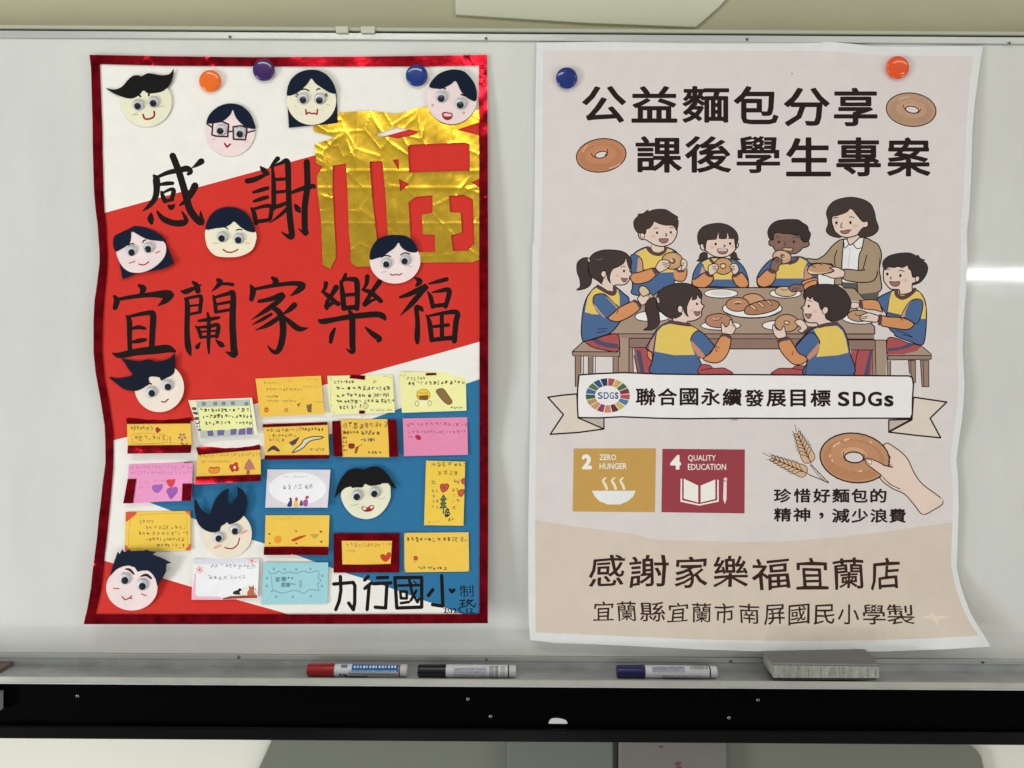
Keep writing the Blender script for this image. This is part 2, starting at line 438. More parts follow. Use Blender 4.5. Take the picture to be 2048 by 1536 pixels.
def sheet(name, outline, art, depth, base, mat, parent=None, off=0.0, thick=0.4 * MM, grid=24.0, holes=(), edge=None, warp3d=None):
    """one sheet of paper: outline and shapes in photo pixels, laid on depth(x, y)+off metres in front of the board"""
    out = [np.array(loop_segs(outline))]
    segs = list(out) + [np.array(loop_segs(h)) for h in holes]
    o = np.array(outline); x0, y0 = o.min(0); x1, y1 = o.max(0)
    shapes = []
    for sg, c in (art.sh if art else []):
        a = sg.reshape(-1, 2)
        if a[:, 0].max() < x0 or a[:, 0].min() > x1 or a[:, 1].max() < y0 or a[:, 1].min() > y1: continue
        shapes.append((sg, c)); segs.append(sg)
    if grid:
        nx = max(1, int((x1 - x0) / grid)); ny = max(1, int((y1 - y0) / grid))
        g = [(x0 + (x1 - x0) * (i + 0.013) / nx, y0 - 1, x0 + (x1 - x0) * (i + 0.013) / nx, y1 + 1) for i in range(1, nx)]
        g += [(x0 - 1, y0 + (y1 - y0) * (i + 0.017) / ny, x1 + 1, y0 + (y1 - y0) * (i + 0.017) / ny) for i in range(1, ny)]
        if g: segs.append(np.array(g))
    allp = np.vstack(segs)
    key = {}; V = []; E = set()
    def vid(x, y):
        k = (round(x, 3), round(y, 3))
        if k not in key: key[k] = len(V); V.append(Vector(k))
        return key[k]
    for a in allp:
        i, j = vid(a[0], a[1]), vid(a[2], a[3])
        if i != j: E.add((min(i, j), max(i, j)))
    res = delaunay_2d_cdt(V, sorted(E), [], 0, 1e-4, False)
    vv = np.array([(v.x, v.y) for v in res[0]]); ff = np.array([f for f in res[2] if len(f) == 3], int)
    q = vv[ff].mean(1)
    keep = inside_big(out[0], q)
    for h in holes: keep &= ~inside_big(np.array(loop_segs(h)), q)
    ff = ff[keep]; q = q[keep]
    colr = np.tile(np.array(base, float), (len(ff), 1))
    for sg, c in shapes:
        a = sg.reshape(-1, 2)
        cand = np.where((q[:, 0] >= a[:, 0].min()) & (q[:, 0] <= a[:, 0].max()) & (q[:, 1] >= a[:, 1].min()) & (q[:, 1] <= a[:, 1].max()))[0]
        if len(cand) == 0: continue
        w = inside_big(sg, q[cand])
        colr[cand[w]] = c
    used = np.unique(ff); remap = -np.ones(len(vv), int); remap[used] = np.arange(len(used))
    vv = vv[used]; ff = remap[ff]
    # faces look towards the camera
    a, b, c = vv[ff[:, 0]], vv[ff[:, 1]], vv[ff[:, 2]]
    cr_ = (b[:, 0] - a[:, 0]) * (c[:, 1] - a[:, 1]) - (b[:, 1] - a[:, 1]) * (c[:, 0] - a[:, 0])
    flip = cr_ > 0
    ff[flip] = ff[flip][:, ::-1]
    pos = [P(x, y, depth(x, y) + off + (warp3d(x, y) if warp3d else 0.0)) for x, y in vv]
    # the cut edge
    cnt = {}
    for f in ff.tolist():
        for i in range(3):
            e = (f[i], f[(i + 1) % 3]); cnt[e] = 1
    bd = [e for e in cnt if (e[1], e[0]) not in cnt]
    faces = ff.tolist(); cols = colr.tolist(); nb = len(pos)
    front = {}; back = {}
    for i, j in bd:
        for k in (i, j):
            if k not in front:
                front[k] = len(pos); pos.append(pos[k].copy())
                back[k] = len(pos); pos.append(pos[k] + Vector((0, thick, 0)))
        faces.append([front[j], front[i], back[i], back[j]]); cols.append(list(edge or base))
    me = bpy.data.meshes.new(name)
    me.from_pydata([tuple(p) for p in pos], [], faces)
    at = me.attributes.new('ink', 'FLOAT_COLOR', 'FACE')
    at.data.foreach_set('color', np.array(cols, dtype=np.float32).ravel())
    me.materials.append(mat)
    me.polygons.foreach_set('use_smooth', [True] * len(me.polygons))
    me.update()
    return link(name, me, parent)
def interp(v, xs, ys): return float(np.interp(v, xs, ys))
# ---------------------------------------------------------------- wall and whiteboard
def W(x, y, d): p = P(x, y, d); return p
def zz(y, d): return (768.0 - y) * (DIST - d) / FPX + Z0      # height of a level line seen at y (mid picture)
def xx(x, d): return (x - 1024.0) * (DIST - d) / FPX
m = MB(); m.box(-1.6, 1.6, 0.045, 0.10, zz(1405, -0.04), zz(-300, -0.04))
tag(m.build('wall', M['wall']), kind='structure')

wb = empty('whiteboard', (0, 0, zz(1306, 0)))
tag(wb, 'wide white magnetic board in an aluminium frame holding both posters', 'whiteboard')
XL, XR = xx(7, 0), 1.25
zt, zb = zz(83.5, 0), zz(1311, 0)
# the enamel panel, its lower left corner standing slightly away from the frame
n = 30; vs_, fs_ = [], []
for i in range(n + 1):
    for j in range(n + 1):
        z = zb + (zt - zb) * j / n; xl = XL - 0.020 * (j / n) ** 0.6; x = xl + (XR - xl) * (i / n)
        vs_.append((x, 0.0, z))
for i in range(n):
    for j in range(n):
        a = i * (n + 1) + j; fs_.append((a, a + n + 1, a + n + 2, a + 1))
m = MB(); m.add(vs_, fs_); m.box(XL - 0.004, XR, 0.0008, 0.012, zb, zt)
m.build('board_panel', M['whiteboard'], wb, smooth=True)
m = MB()   # upper rail: flat face, dark groove, upper flange
m.box(-1.3, 1.3, -0.0035, 0.010, zt + 0.0002, zz(67.5, 0.0035))
m.build('top_frame', M['alu'], wb, bevel=0.0008)
m = MB(); m.box(-1.3, 1.3, -0.0005, 0.010, zz(67.5, 0.0035) + 0.0002, zz(65.3, 0.001))
m.build('frame_groove', M['slot'], wb)
m = MB(); m.box(-1.3, 1.3, -0.004, 0.040, zz(65.3, 0.001) + 0.0003, zz(56.0, 0.004))
m.build('top_flange', plain('greenish_flange_paint', C(170, 170, 148), rough=0.5, mottle=0.03), wb, bevel=0.001)
for a, b in ((667, 692), (717, 745)):
    m = MB(); m.box(xx(a, .006), xx(b, .006), -0.0065, -0.0042, zz(67.8, 0.006), zz(54.5, 0.006))
    m.build('frame_clip', M['palepanel'], wb, bevel=0.0008)
m = MB(); m.box(-1.3, 1.3, -0.0035, 0.010, zz(1322.5, 0.0035), zb - 0.0002)
m.build('bottom_frame', M['alu'], wb, bevel=0.0006)
m = MB(); m.box(-0.80, XL - 0.0045, 0.0035, 0.012, zz(1330, 0), zt)
m.build('side_frame', plain('side_frame_aluminium', C(150, 152, 150), rough=0.4, metal=0.5), wb, bevel=0.0008)
# tray: back wall, floor, front lip
dl = 0.060
zlip = zz(1357.3, dl); zfl = zz(1336.5, 0.0)
m = MB(); m.box(-1.3, 1.3, -0.0015, 0.010, zfl - 0.0015, zz(1322.5, 0.0035) - 0.0004)
m.build('tray_back', M['traymetal'], wb)
m = MB(); m.box(-1.3, 1.3, -dl, -0.0017, zfl - 0.003, zfl)
m.build('tray_floor', M['traymetal'], wb)
m = MB(); m.box(-1.3, 1.3, -dl - 0.003, -dl - 0.0003, zz(1370.5, dl), zlip)
m.build('tray_lip', M['lip'], wb, bevel=0.0012)
m = MB(); m.box(-0.80, xx(33, 0.0), -dl + 0.004, -0.002, zfl + 0.0003, zfl + 0.006)
m.build('tray_end_cap', M['brown'], wb, bevel=0.001)
def screw(x, y, d, parent, r=0.0022):
    c = P(x, y, d); m = MB()
    m.lathe(c, (0, -1, 0), [(0, r * 1.05), (0.0005, r), (0.0010, r * 0.8), (0.0013, r * 0.4)], 14, 0)
    m.box(c.x - r * .75, c.x + r * .75, c.y - 0.0016, c.y - 0.0010, c.z - r * .16, c.z + r * .16, 1)
    m.box(c.x - r * .16, c.x + r * .16, c.y - 0.0017, c.y - 0.0011, c.z - r * .75, c.z + r * .75, 1)
    return m.build('screw', [M['steel'], M['slot']], parent, smooth=True)
for x, y in ((460, 74.5), (972, 77.5), (1494, 79.5), (2018, 87)): screw(x, y, 0.0036, wb)
for x, y in ((477, 1314), (973, 1318.5), (1461, 1322), (1965, 1324)): screw(x, y, 0.0036, wb)

# black carrier rail under the tray
rail = empty('black_rail', (0, -0.03, zz(1478, 0.04)))
tag(rail, 'long black steel rail running under the marker tray of the board', 'rail')
zr0, zr1 = zz(1452, 0.035), zz(1371, dl) - 0.0005
m = MB(); m.box(-1.3, 1.3, -0.036, 0.012, zr0, zr1)
m.build('face_plate', M['black'], rail)
m = MB(); m.box(-1.3, 1.3, -0.044, 0.020, zz(1484.5, 0.044), zr0 - 0.0004)
m.build('lower_strip', M['blackgloss'], rail, bevel=0.002)
m = MB(); m.box(-1.3, 1.3, -0.0452, -0.0443, zz(1463.5, 0.045), zz(1461.3, 0.045))
m.build('strip_ridge', M['blackgloss'], rail)
for x, y in ((155, 1392), (936, 1398), (1516, 1400)): screw(x, y, 0.0364, rail, 0.0024)
for x, y in ((981, 1433), (1458, 1436)): screw(x, y, 0.0364, rail, 0.0024)
c = P(1116, 1447.5, 0.0366); m = MB()     # half-round notch showing pale metal
arc = [(c.x + 0.0125 * math.cos(t), c.y, c.z + 0.0095 * math.sin(t)) for t in (math.pi * i / 16 for i in range(17))]
arc2 = [(x, y + 0.0004, z) for x, y, z in arc]
m.add(arc + arc2, [tuple(range(17)), tuple(range(33, 16, -1))] + [(i, i + 17, i + 18, i + 1) for i in range(16)])
m.build('notch_plate', M['alu'], rail)
c2 = [(c.x + 0.0128 * math.cos(t), c.y - 0.0006, c.z + 0.0098 * math.sin(t)) for t in (math.pi * (0.12 + 0.62 * i / 12) for i in range(13))]
m = MB(); m.add([(x, y, z) for x, y, z in c2] + [(x, y, z - 0.0022 * math.sin(math.pi * i / 12)) for i, (x, y, z) in enumerate(c2)], [(i, i + 1, i + 14, i + 13) for i in range(12)])
m.build('notch_rim', M['black'], rail)
m = MB(); m.box(-0.80, xx(4, .045), -0.05, -0.038, zz(1428, .045), zz(1391, .045))
tag(m.build('side_bracket', M['traymetal'], rail), None)

# pale board above the frame
def slab(name, px, d, th, mat, parent=None, bevel=0.0):
    f = [P(x, y, d) for x, y in px]; b = [p + Vector((0, th, 0)) for p in f]; k = len(f)
    m = MB(); m.add(f + b, [tuple(range(k))[::-1], tuple(range(k, 2 * k))] + [(i, (i + 1) % k, k + (i + 1) % k, k + i) for i in range(k)])
    return m.build(name, mat, parent, bevel=bevel)
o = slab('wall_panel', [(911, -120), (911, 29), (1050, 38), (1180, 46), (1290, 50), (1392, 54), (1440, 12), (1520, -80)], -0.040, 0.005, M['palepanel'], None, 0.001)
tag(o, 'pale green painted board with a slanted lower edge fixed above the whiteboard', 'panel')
# what shows below the rail
o = slab('lower_wall', [(-200, 1380), (-200, 1900), (2300, 1900), (2300, 1380)], -0.046, 0.05, M['cream']); tag(o, kind='structure')
o = slab('shade_panel', [(545, 1380), (542, 1484), (518, 1536), (440, 1720), (1995, 1720), (1985, 1600), (1966, 1530), (1962, 1512), (1952, 1499), (1940, 1490), (1925, 1483), (1920, 1380)], -0.034, 0.010, M['greygreen'])  # dark sheet cut to the shadow's outline, stands in for shade on the wall
tag(o, 'wide grey green sheet in place of the shadow below the black rail, right corner rounded', 'panel')
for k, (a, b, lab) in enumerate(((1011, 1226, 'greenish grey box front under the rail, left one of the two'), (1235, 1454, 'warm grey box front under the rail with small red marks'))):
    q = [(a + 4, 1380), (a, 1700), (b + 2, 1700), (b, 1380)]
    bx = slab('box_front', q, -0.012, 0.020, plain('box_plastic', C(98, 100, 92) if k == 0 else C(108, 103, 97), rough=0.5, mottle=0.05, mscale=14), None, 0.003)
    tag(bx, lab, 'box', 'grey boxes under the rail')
    if k == 1:
        A = Art()
        for (x, y, w, h) in ((1322, 1494, 5, 2), (1356, 1528, 7, 4), (1357, 1536, 6, 3)):
            s = sheet('red_mark', [(x - w, y + h * .4), (x - w * .2, y - h), (x + w, y - h * .5), (x + w * .7, y + h * .6), (x - w * .3, y + h)], None, lambda x, y: -0.012, C(110, 70, 66), M['card'], bx, off=0.0006, thick=0.1 * MM, grid=0)
INK = 0.86
# ---------------------------------------------------------------- hand-made poster
def dL(x, y):
    el = interp(y, [110, 250, 380, 510, 640, 760, 860, 1000, 1130, 1248], [4, 6, 8, 5, 13, 11, 6, 12, 20, 30])
    er = interp(y, [110, 160, 300, 450, 600, 740, 905, 1000, 1248], [2.5, 3.5, 9, 14, 18, 20, 10, 17, 27])
    bo = interp(y, [110, 200, 500, 850, 1100, 1248], [2, 3, 6, 7, 16, 30])
    wl = math.exp(-((x - 185) / 120.0) ** 2); wr = math.exp(-((x - 976) / 110.0) ** 2)
    top = 1.5 * math.sin(x / 60.0) * math.exp(-(y - 110) / 60.0)
    return (bo * (1 - wl) * (1 - wr) + el * wl + er * wr + top + 0.5 * math.sin(y / 75.0 + x / 200.0)) * MM
RED, BLUE, WHITE = C(205, 52, 40), C(44, 109, 150), C(226, 223, 214)
RED = C(200, 49, 40)
BLACKI = C(24, 17, 14)
BACKING = WHITE
outer_l = [(179, 110), (182, 137), (185, 246), (185.6, 302), (188, 383), (191, 419), (195, 448), (199, 505), (199, 527), (192, 583), (189, 601), (187, 642), (187, 704), (191, 745),
           (200.5, 796), (205, 825), (209, 850), (210.5, 880), (211, 925), (209, 940), (205, 970), (202, 1000), (197, 1040), (194, 1075), (189, 1113), (185, 1144), (181.5, 1178), (175, 1215), (168, 1248)]
inner_l = [(198, 110), (199.6, 128.5), (204, 246), (205, 302), (207, 383), (208.5, 419), (212, 450), (213, 480), (215, 505), (214, 540), (208, 600), (205, 642), (204, 700), (209, 760),
           (217, 800), (222, 835), (226, 860), (227, 900), (226, 940), (222, 990), (217, 1040), (213, 1080), (209, 1113), (206, 1144), (202, 1178), (195, 1210), (190, 1229), (186, 1248)]
outer_r = [(975.5, 1246), (976.5, 1000), (976.5, 800), (976.5, 600), (976, 450), (975.5, 300), (974.5, 200), (973.5, 110)]
inner_r = [(958.5, 1246), (959, 1000), (959, 800), (959, 600), (958.5, 450), (958, 300), (957.5, 200), (957, 110)]
outline = outer_l + [(400, 1248), (700, 1247.5), (975.5, 1246)] + outer_r[1:] + [(860, 112), (700, 114), (500, 115), (330, 113)]
A = Art()
A.poly([(190, 431), (330, 392.5), (515, 342), (816, 259.5), (975, 216), (975, 679), (880, 706), (728, 748), (644, 771), (515, 806.5), (379, 843.5), (225, 881), (190, 890)], RED)
A.poly([(296, 1004), (384, 968.5), (528, 917), (657, 869.5), (743, 838), (932, 767.5), (975, 753), (975, 1246), (965, 1240), (922, 1227), (886, 1214), (848, 1201), (740, 1161), (698, 1148), (657, 1133.5), (527, 1086.5), (504, 1079.5), (383, 1036), (341, 1021)], BLUE)
A.poly([(190, 1116), (228, 1127), (384, 1174), (560, 1223.5), (640, 1248), (160, 1250)], RED)
K = BLACKI
A.at(180, 280, 460)
# gan
A.brush('570,318,24 590,350,58 594,440,52 578,520,46 525,588,34 470,632,8;585,338,22 690,292,36 800,268,44 862,255,50 893,283,46 872,306,22;620,398,22 680,388,34 735,385,30;'
        '636,462,22 650,505,36 668,548,34;650,470,18 715,440,28 745,452,38 728,525,34;665,545,32 738,530,26;736,140,52 768,220,54 800,310,54 850,480,56 888,615,58 950,705,56 995,735,48 990,690,34 985,636,12;'
        '935,408,58 905,470,54 860,535,40 800,582,16;992,190,52 955,218,36 908,250,8;545,655,20 540,700,54 548,738,32;598,636,18 650,700,44 740,738,50 822,740,52 856,712,40 818,636,12;695,580,12 724,600,46 756,574,10', K)
# xie
A.brush('1518,238,14 1545,268,44 1582,300,34;1398,366,42 1470,350,42 1590,296,22;1455,466,22 1520,446,34 1582,428,30;1460,546,22 1520,526,34 1580,508,30;1438,608,22 1462,655,38 1478,742,34;'
        '1450,618,22 1560,588,30 1614,600,34 1604,700,34;1474,728,34 1596,712,30;1672,166,40 1640,200,30 1602,242,8;1625,246,22 1636,400,38 1636,606,40;1600,246,12 1700,205,28 1752,186,44 1764,260,48 1768,450,44 1776,650,50 1792,790,50 1796,862,46 1750,850,28 1704,818,8;'
        '1650,352,28 1760,346,24;1650,466,28 1760,454,24;1612,600,24 1680,588,36 1772,552,26;1768,600,32 1695,668,28 1602,738,8;1800,466,26 1900,430,38 1985,412,40 1998,426,18;1930,196,50 1936,400,50 1912,600,50 1914,790,48 1926,838,38 1855,788,8;1828,582,26 1850,614,48 1866,636,26', K)
A.at(180, 540, 420)
# yi
A.brush('476,150,26 520,182,60 494,232,26;236,256,26 262,296,54 244,370,42;262,288,30 450,256,38 600,240,46 730,236,72 792,240,56 735,296,56 664,350,8;356,448,18 384,500,48 386,650,44 390,786,40;'
        '366,458,24 480,432,34 585,418,44 616,440,56 610,600,54 602,776,50;400,576,20 470,558,38 536,570,26;400,706,20 480,690,42 542,680,28;222,812,14 290,832,52 450,800,62 640,780,72 760,768,68 828,794,26', K)
# lan
A.brush('888,206,14 930,212,46 1000,184,36 1082,146,14;1004,118,26 1040,150,46 1052,204,52;1246,96,34 1272,120,50 1232,168,30 1184,212,6;1240,140,22 1320,134,28 1392,142,32;922,280,18 950,330,46 946,600,48 960,760,56 982,832,16;'
        '940,278,26 1050,256,28 1084,268,36 1072,402,34;960,352,20 1070,340,20;950,436,24 1078,410,26;1202,248,18 1220,330,34 1226,402,34;1210,270,26 1345,232,36 1396,236,50 1390,500,58 1402,750,60 1404,826,62 1325,798,10;1230,336,24 1360,312,28;1225,412,28 1372,386,28;'
        '1058,496,22 1160,482,36 1258,464,26;1146,418,20 1160,500,34 1156,700,34 1160,812,18;1030,546,14 1068,600,36 1080,660,26;1045,562,22 1160,552,32 1250,538,38 1236,650,38;1090,602,20 1230,592,20;1085,656,26 1240,642,26;1074,706,14 1046,752,42;1228,684,14 1280,728,48 1306,742,20', K)
# jia
A.brush('1776,74,26 1812,108,58 1788,152,26;1566,150,20 1590,200,54 1574,286,42;1600,188,26 1800,150,36 1980,130,40 2076,150,56 2022,206,46 1950,254,6;1648,306,30 1760,284,42 1880,240,48 1846,296,46 1750,370,46 1660,432,30 1574,484,6;'
        '1760,360,30 1830,396,50 1872,470,58 1884,600,58 1862,730,56 1822,800,44 1772,786,30 1734,738,10;1770,430,26 1680,482,32 1582,534,8;1840,466,40 1740,532,42 1614,588,8;1994,342,52 1942,390,42 1876,434,10;1866,428,14 1950,510,46 2040,574,50 2128,565,8', K)
A.at(560, 460, 420)
# le
A.brush('448,518,40 438,572,32 408,604,18;410,598,18 470,642,42 560,720,38 584,716,22;548,560,52 505,632,38 452,706,30;456,764,34 462,738,54 520,712,26 572,700,14;640,432,30 622,480,38 582,530,10;594,500,26 608,600,44 624,766,48;'
        '615,484,26 710,480,42 750,512,50 754,700,44 750,772,38;630,636,34 740,626,32;625,762,42 752,752,46;852,452,42 842,530,34 800,586,14;804,584,18 870,602,42 948,660,42 984,694,40;970,508,50 922,570,42 862,660,38 826,722,40;826,724,48 900,686,26 962,672,12;'
        '380,880,24 420,892,50 560,868,44 700,844,50 940,822,52 1008,846,50 1022,872,26;676,792,26 704,860,52 706,1100,54 712,1184,44 680,1185,26 648,1156,10;534,962,24 508,1020,42 494,1092,34;836,952,18 900,1010,44 968,1058,52 958,1080,34', K)
# fu
A.brush('1316,466,16 1362,500,54 1328,544,20;1170,656,22 1270,622,44 1424,548,46 1380,606,46 1280,722,46 1172,836,6;1328,756,40 1342,900,42 1338,1040,50 1340,1098,34;1332,738,22 1372,766,44 1394,790,18;1450,526,14 1540,502,34 1626,480,38;1436,598,10 1468,650,38 1490,750,38;'
        '1486,608,14 1580,590,36 1648,586,44 1640,660,44 1614,748,38;1490,742,36 1622,728,38;1424,826,10 1458,900,42 1480,1076,42;1450,838,20 1620,806,36 1728,806,46 1716,900,50 1700,1084,46;1500,942,28 1642,926,32;1578,826,36 1580,1052,38;1480,1072,38 1706,1048,42', K)
A.at(640, 1040, 340)
g = 43
A.lines('165,772 400,752 420,790 418,1000 402,1082 345,1000;245,680 252,850 230,980 190,1080;582,680 538,724;622,755 540,825;592,790 568,1080;690,696 815,692;640,768 855,758;806,775 790,1060 665,1050', g, K, False)
A.lines('900,695 1225,692 1225,1050 925,1060 903,700', g, K, False)
A.lines('945,790 1190,785;968,862 1045,862 1045,944 975,944 968,864;975,1002 1072,988;1075,720 1110,880 1175,990 1190,950;1160,850 1095,968', 34, K, False)
A.lines('1130,735 1160,765;1085,735 1100,760', 16, K, False)
A.lines('1466,670 1480,1038 1355,1020;1360,838 1305,912', g, K, False)
A.blob('1590,888 1552,850 1552,826 1575,822 1592,838 1610,822 1632,830 1630,856', K)
A.glyph('制', 1682, 780, 1850, 930, K, 0.0, 0.02)
A.lines('1685,972 1752,965;1722,975 1715,1046;1690,1012 1742,1010;1684,1052 1754,1040;1790,955 1762,1000;1776,978 1850,962;1836,966 1760,1040;1775,990 1860,1050;1860,1040 1878,1010', 15, K, False)
A.glyph('2025.12', 1487, 1062, 1852, 1122, K, 0.016, 0.02)

poster = empty('thank_you_poster', P(572, 1248, 0))
tag(poster, 'handmade red, white and blue poster with cut-out faces, message cards and red foil border', 'poster')
sheet('poster_sheet', outline, A, dL, BACKING, M['poster'], poster, grid=22.0)

def crinkle(seed, amp, wl):
    r = random.Random(seed); w = [(r.uniform(-1, 1) / wl, r.uniform(-1, 1) / wl, r.uniform(0, 6.28)) for _ in range(5)]
    return lambda x, y: amp * sum(math.sin(a * x * 6.28 + b * y * 6.28 + c) for a, b, c in w) / 2.5
# foil border: four strips of red tape
tp = 1.3 * MM
def crumple(seed, base, wl, spots):
    c1 = crinkle(seed, base * MM, wl); c2 = crinkle(seed + 50, 0.55 * MM, 7.0); c3 = crinkle(seed + 90, 0.35 * MM, 4.0)
    return lambda x, y: c1(x, y) + (c2(x, y) + c3(x, y)) * min(1.0, sum(math.exp(-((x - a) / r) ** 2 - ((y - b) / r) ** 2) for a, b, r in spots))
sheet('border_tape', outer_l + inner_l[::-1][1:-1] + [(198, 111)], None, dL, C(110, 14, 24), M['redfoil'], poster, tp, 0.3 * MM, 4.0, warp3d=crumple(4, 0.16, 60.0, [(197, 383, 12), (188, 1118, 22), (200, 950, 8), (196, 745, 6)]))
sheet('border_tape', [(958.2, 113), (973.5, 112)] + outer_r[::-1][1:-1] + [(975.5, 1245)] + inner_r[:-1], None, dL, C(110, 14, 24), M['redfoil'], poster, tp, 0.3 * MM, 6.0, warp3d=crumple(2, 0.30, 40.0, [(967, 160, 12), (967, 405, 24), (967, 480, 10), (967, 830, 16), (967, 898, 10), (967, 700, 5), (967, 1060, 6)]))
sheet('border_tape', [(179, 109.5), (330, 112.5), (500, 114.5), (700, 113.5), (860, 111.5), (974, 109.5), (974, 129), (957, 131), (860, 132.5), (700, 133), (500, 132.5), (330, 131.5), (199, 128), (181, 129)], None, dL, C(110, 14, 24), M['redfoil'], poster, tp + 0.5 * MM, 0.3 * MM, 6.0, warp3d=crumple(3, 0.16, 60.0, [(425, 120, 26), (935, 118, 12), (300, 118, 14)]))
sheet('border_tape', [(171, 1230), (190, 1229), (400, 1229), (700, 1228.5), (975, 1228), (976, 1246.5), (700, 1248), (400, 1248.6), (167.5, 1248.4)], None, dL, C(110, 14, 24), M['redfoil'], poster, tp + 0.5 * MM, 0.3 * MM, 7.0, warp3d=crumple(5, 0.16, 55.0, [(968, 1240, 8), (935, 1238, 8), (600, 1238, 5)]))
# crumpled gold foil character
G = T(580, 200, 420)
def gp(s): return [G(*p) for p in pts(s)]
gold = gp('225,255 440,215 440,125 560,118 700,108 830,108 920,122 1030,135 1120,118 1210,85 1300,68 1400,72 1845,98 1845,218 1630,290 1845,345 1845,770 1765,805 1845,850 1845,1560 1780,1582 1175,1587 960,1587 955,1330 930,900 900,595 775,600 800,950 845,1340 860,1600 782,1623 652,1628 592,1588 590,1440 575,1300 560,870 545,620 415,640 415,900 445,1440 445,1548 392,1648 317,1608 312,1433 300,1150 270,900 262,740 320,650 280,630 255,610 245,480 240,430 445,365 380,345 240,310 225,290')
gh = [gp(s) for s in ('1150,450 1180,435 1700,415 1752,430 1755,690 1160,708', '1000,582 1062,577 1062,690', '1062,770 1165,820 1075,892',
      '1155,1000 1225,945 1390,930 1390,1100 1285,1120 1295,1310 1415,1315 1415,1480 1240,1485 1175,1340', '1550,935 1700,925 1785,970 1800,1400 1760,1440 1730,1470 1590,1475 1570,1320 1675,1290 1665,1100 1560,1095',
      '825,340 870,320 1040,265 1130,280 1265,310 1200,345 1060,375 990,365 860,350')]
ck = crinkle(11, 0.30 * MM, 60.0); ck2 = crinkle(12, 0.08 * MM, 18.0)
_rg = random.Random(77)
cells = [(_rg.uniform(625, 790), _rg.uniform(215, 330)) for i in range(16)] + [(_rg.uniform(630, 965), _rg.uniform(215, 545)) for i in range(20)]
def fold(x, y):
    ds = sorted((x - a) ** 2 + (y - b) ** 2 for a, b in cells)[:2]
    e = math.sqrt(ds[1]) - math.sqrt(ds[0])
    v = 1.1 * ck(x, y) + 0.55 * ck2(x, y) + 0.5 * MM * math.exp(-e / 2.2)
    for (c, q) in ((713.5, x), (875.5, x), (376, y), (447, y), (342, y)):      # straight creases where the foil had been folded
        v += 0.65 * MM * math.exp(-abs(q - c) / 2.0)
    for (cx, cy, ang, L_) in ((812, 288, 1.1, 30), (845, 268, 1.7, 18), (800, 300, 0.6, 22), (955, 385, 0.2, 20), (925, 372, 2.2, 18), (905, 345, 1.9, 14), (700, 300, 1.2, 26), (668, 282, 2.4, 22), (760, 260, 1.0, 34), (690, 345, 0.4, 14), (825, 345, 1.8, 16), (640, 420, 1.5, 40), (655, 395, 0.3, 12), (790, 430, 1.4, 30)):
        u = (x - cx) * math.cos(ang) + (y - cy) * math.sin(ang); w_ = -(x - cx) * math.sin(ang) + (y - cy) * math.cos(ang)
        v += 0.9 * MM * math.exp(-(u / L_) ** 2) * math.exp(-abs(w_ + 0.02 * u * u / L_ * 3) / 2.4)
    return v
sheet('gold_foil_character', gold, None, dL, C(190, 150, 40), M['goldfoil'], poster, 1.6 * MM, 0.3 * MM, 2.8, gh, warp3d=fold)
# ---------------------------------------------------------------- cut-out faces
NAVY, JET = C(14, 25, 43), C(18, 18, 17)
MOUTH, BROW = C(150, 40, 38), C(40, 28, 30)
CREAM, PINK, PALE = C(224, 219, 188), C(226, 207, 204), C(225, 213, 192)
def googly(face, tr, x, y, r, px, py, off, dep):
    cx, cy = tr(x, y); k = tr(1, 0)[0] - tr(0, 0)[0]
    d0 = dep(cx, cy) + off; c = P(cx, cy, d0); R = r * k * DIST / FPX
    gx, gy = tr(px, py); pc = P(gx, gy, d0)
    m = MB(); ax = (0, -1, 0)
    m.lathe(c, ax, [(0, R), (0.5 * MM, R), (0.6 * MM, R * 0.97)], 28, 0)
    pr = R * 0.58; v = Vector((pc.x - c.x, 0, pc.z - c.z)); lim = R * 0.92 - pr
    if v.length > lim: v *= lim / v.length
    m.lathe(c + v, ax, [(0.62 * MM, pr), (1.1 * MM, pr), (1.15 * MM, pr * 0.96)], 24, 1)
    m.lathe(c, ax, [(0.65 * MM, R * 0.99), (1.5 * MM, R * 0.95), (2.4 * MM, R * 0.80), (3.0 * MM, R * 0.55), (3.25 * MM, R * 0.28), (3.3 * MM, R * 0.06)], 28, 2)
    return m.build('googly_eye', [M['eyewhite'], M['pupil'], M['dome']], face, smooth=True)
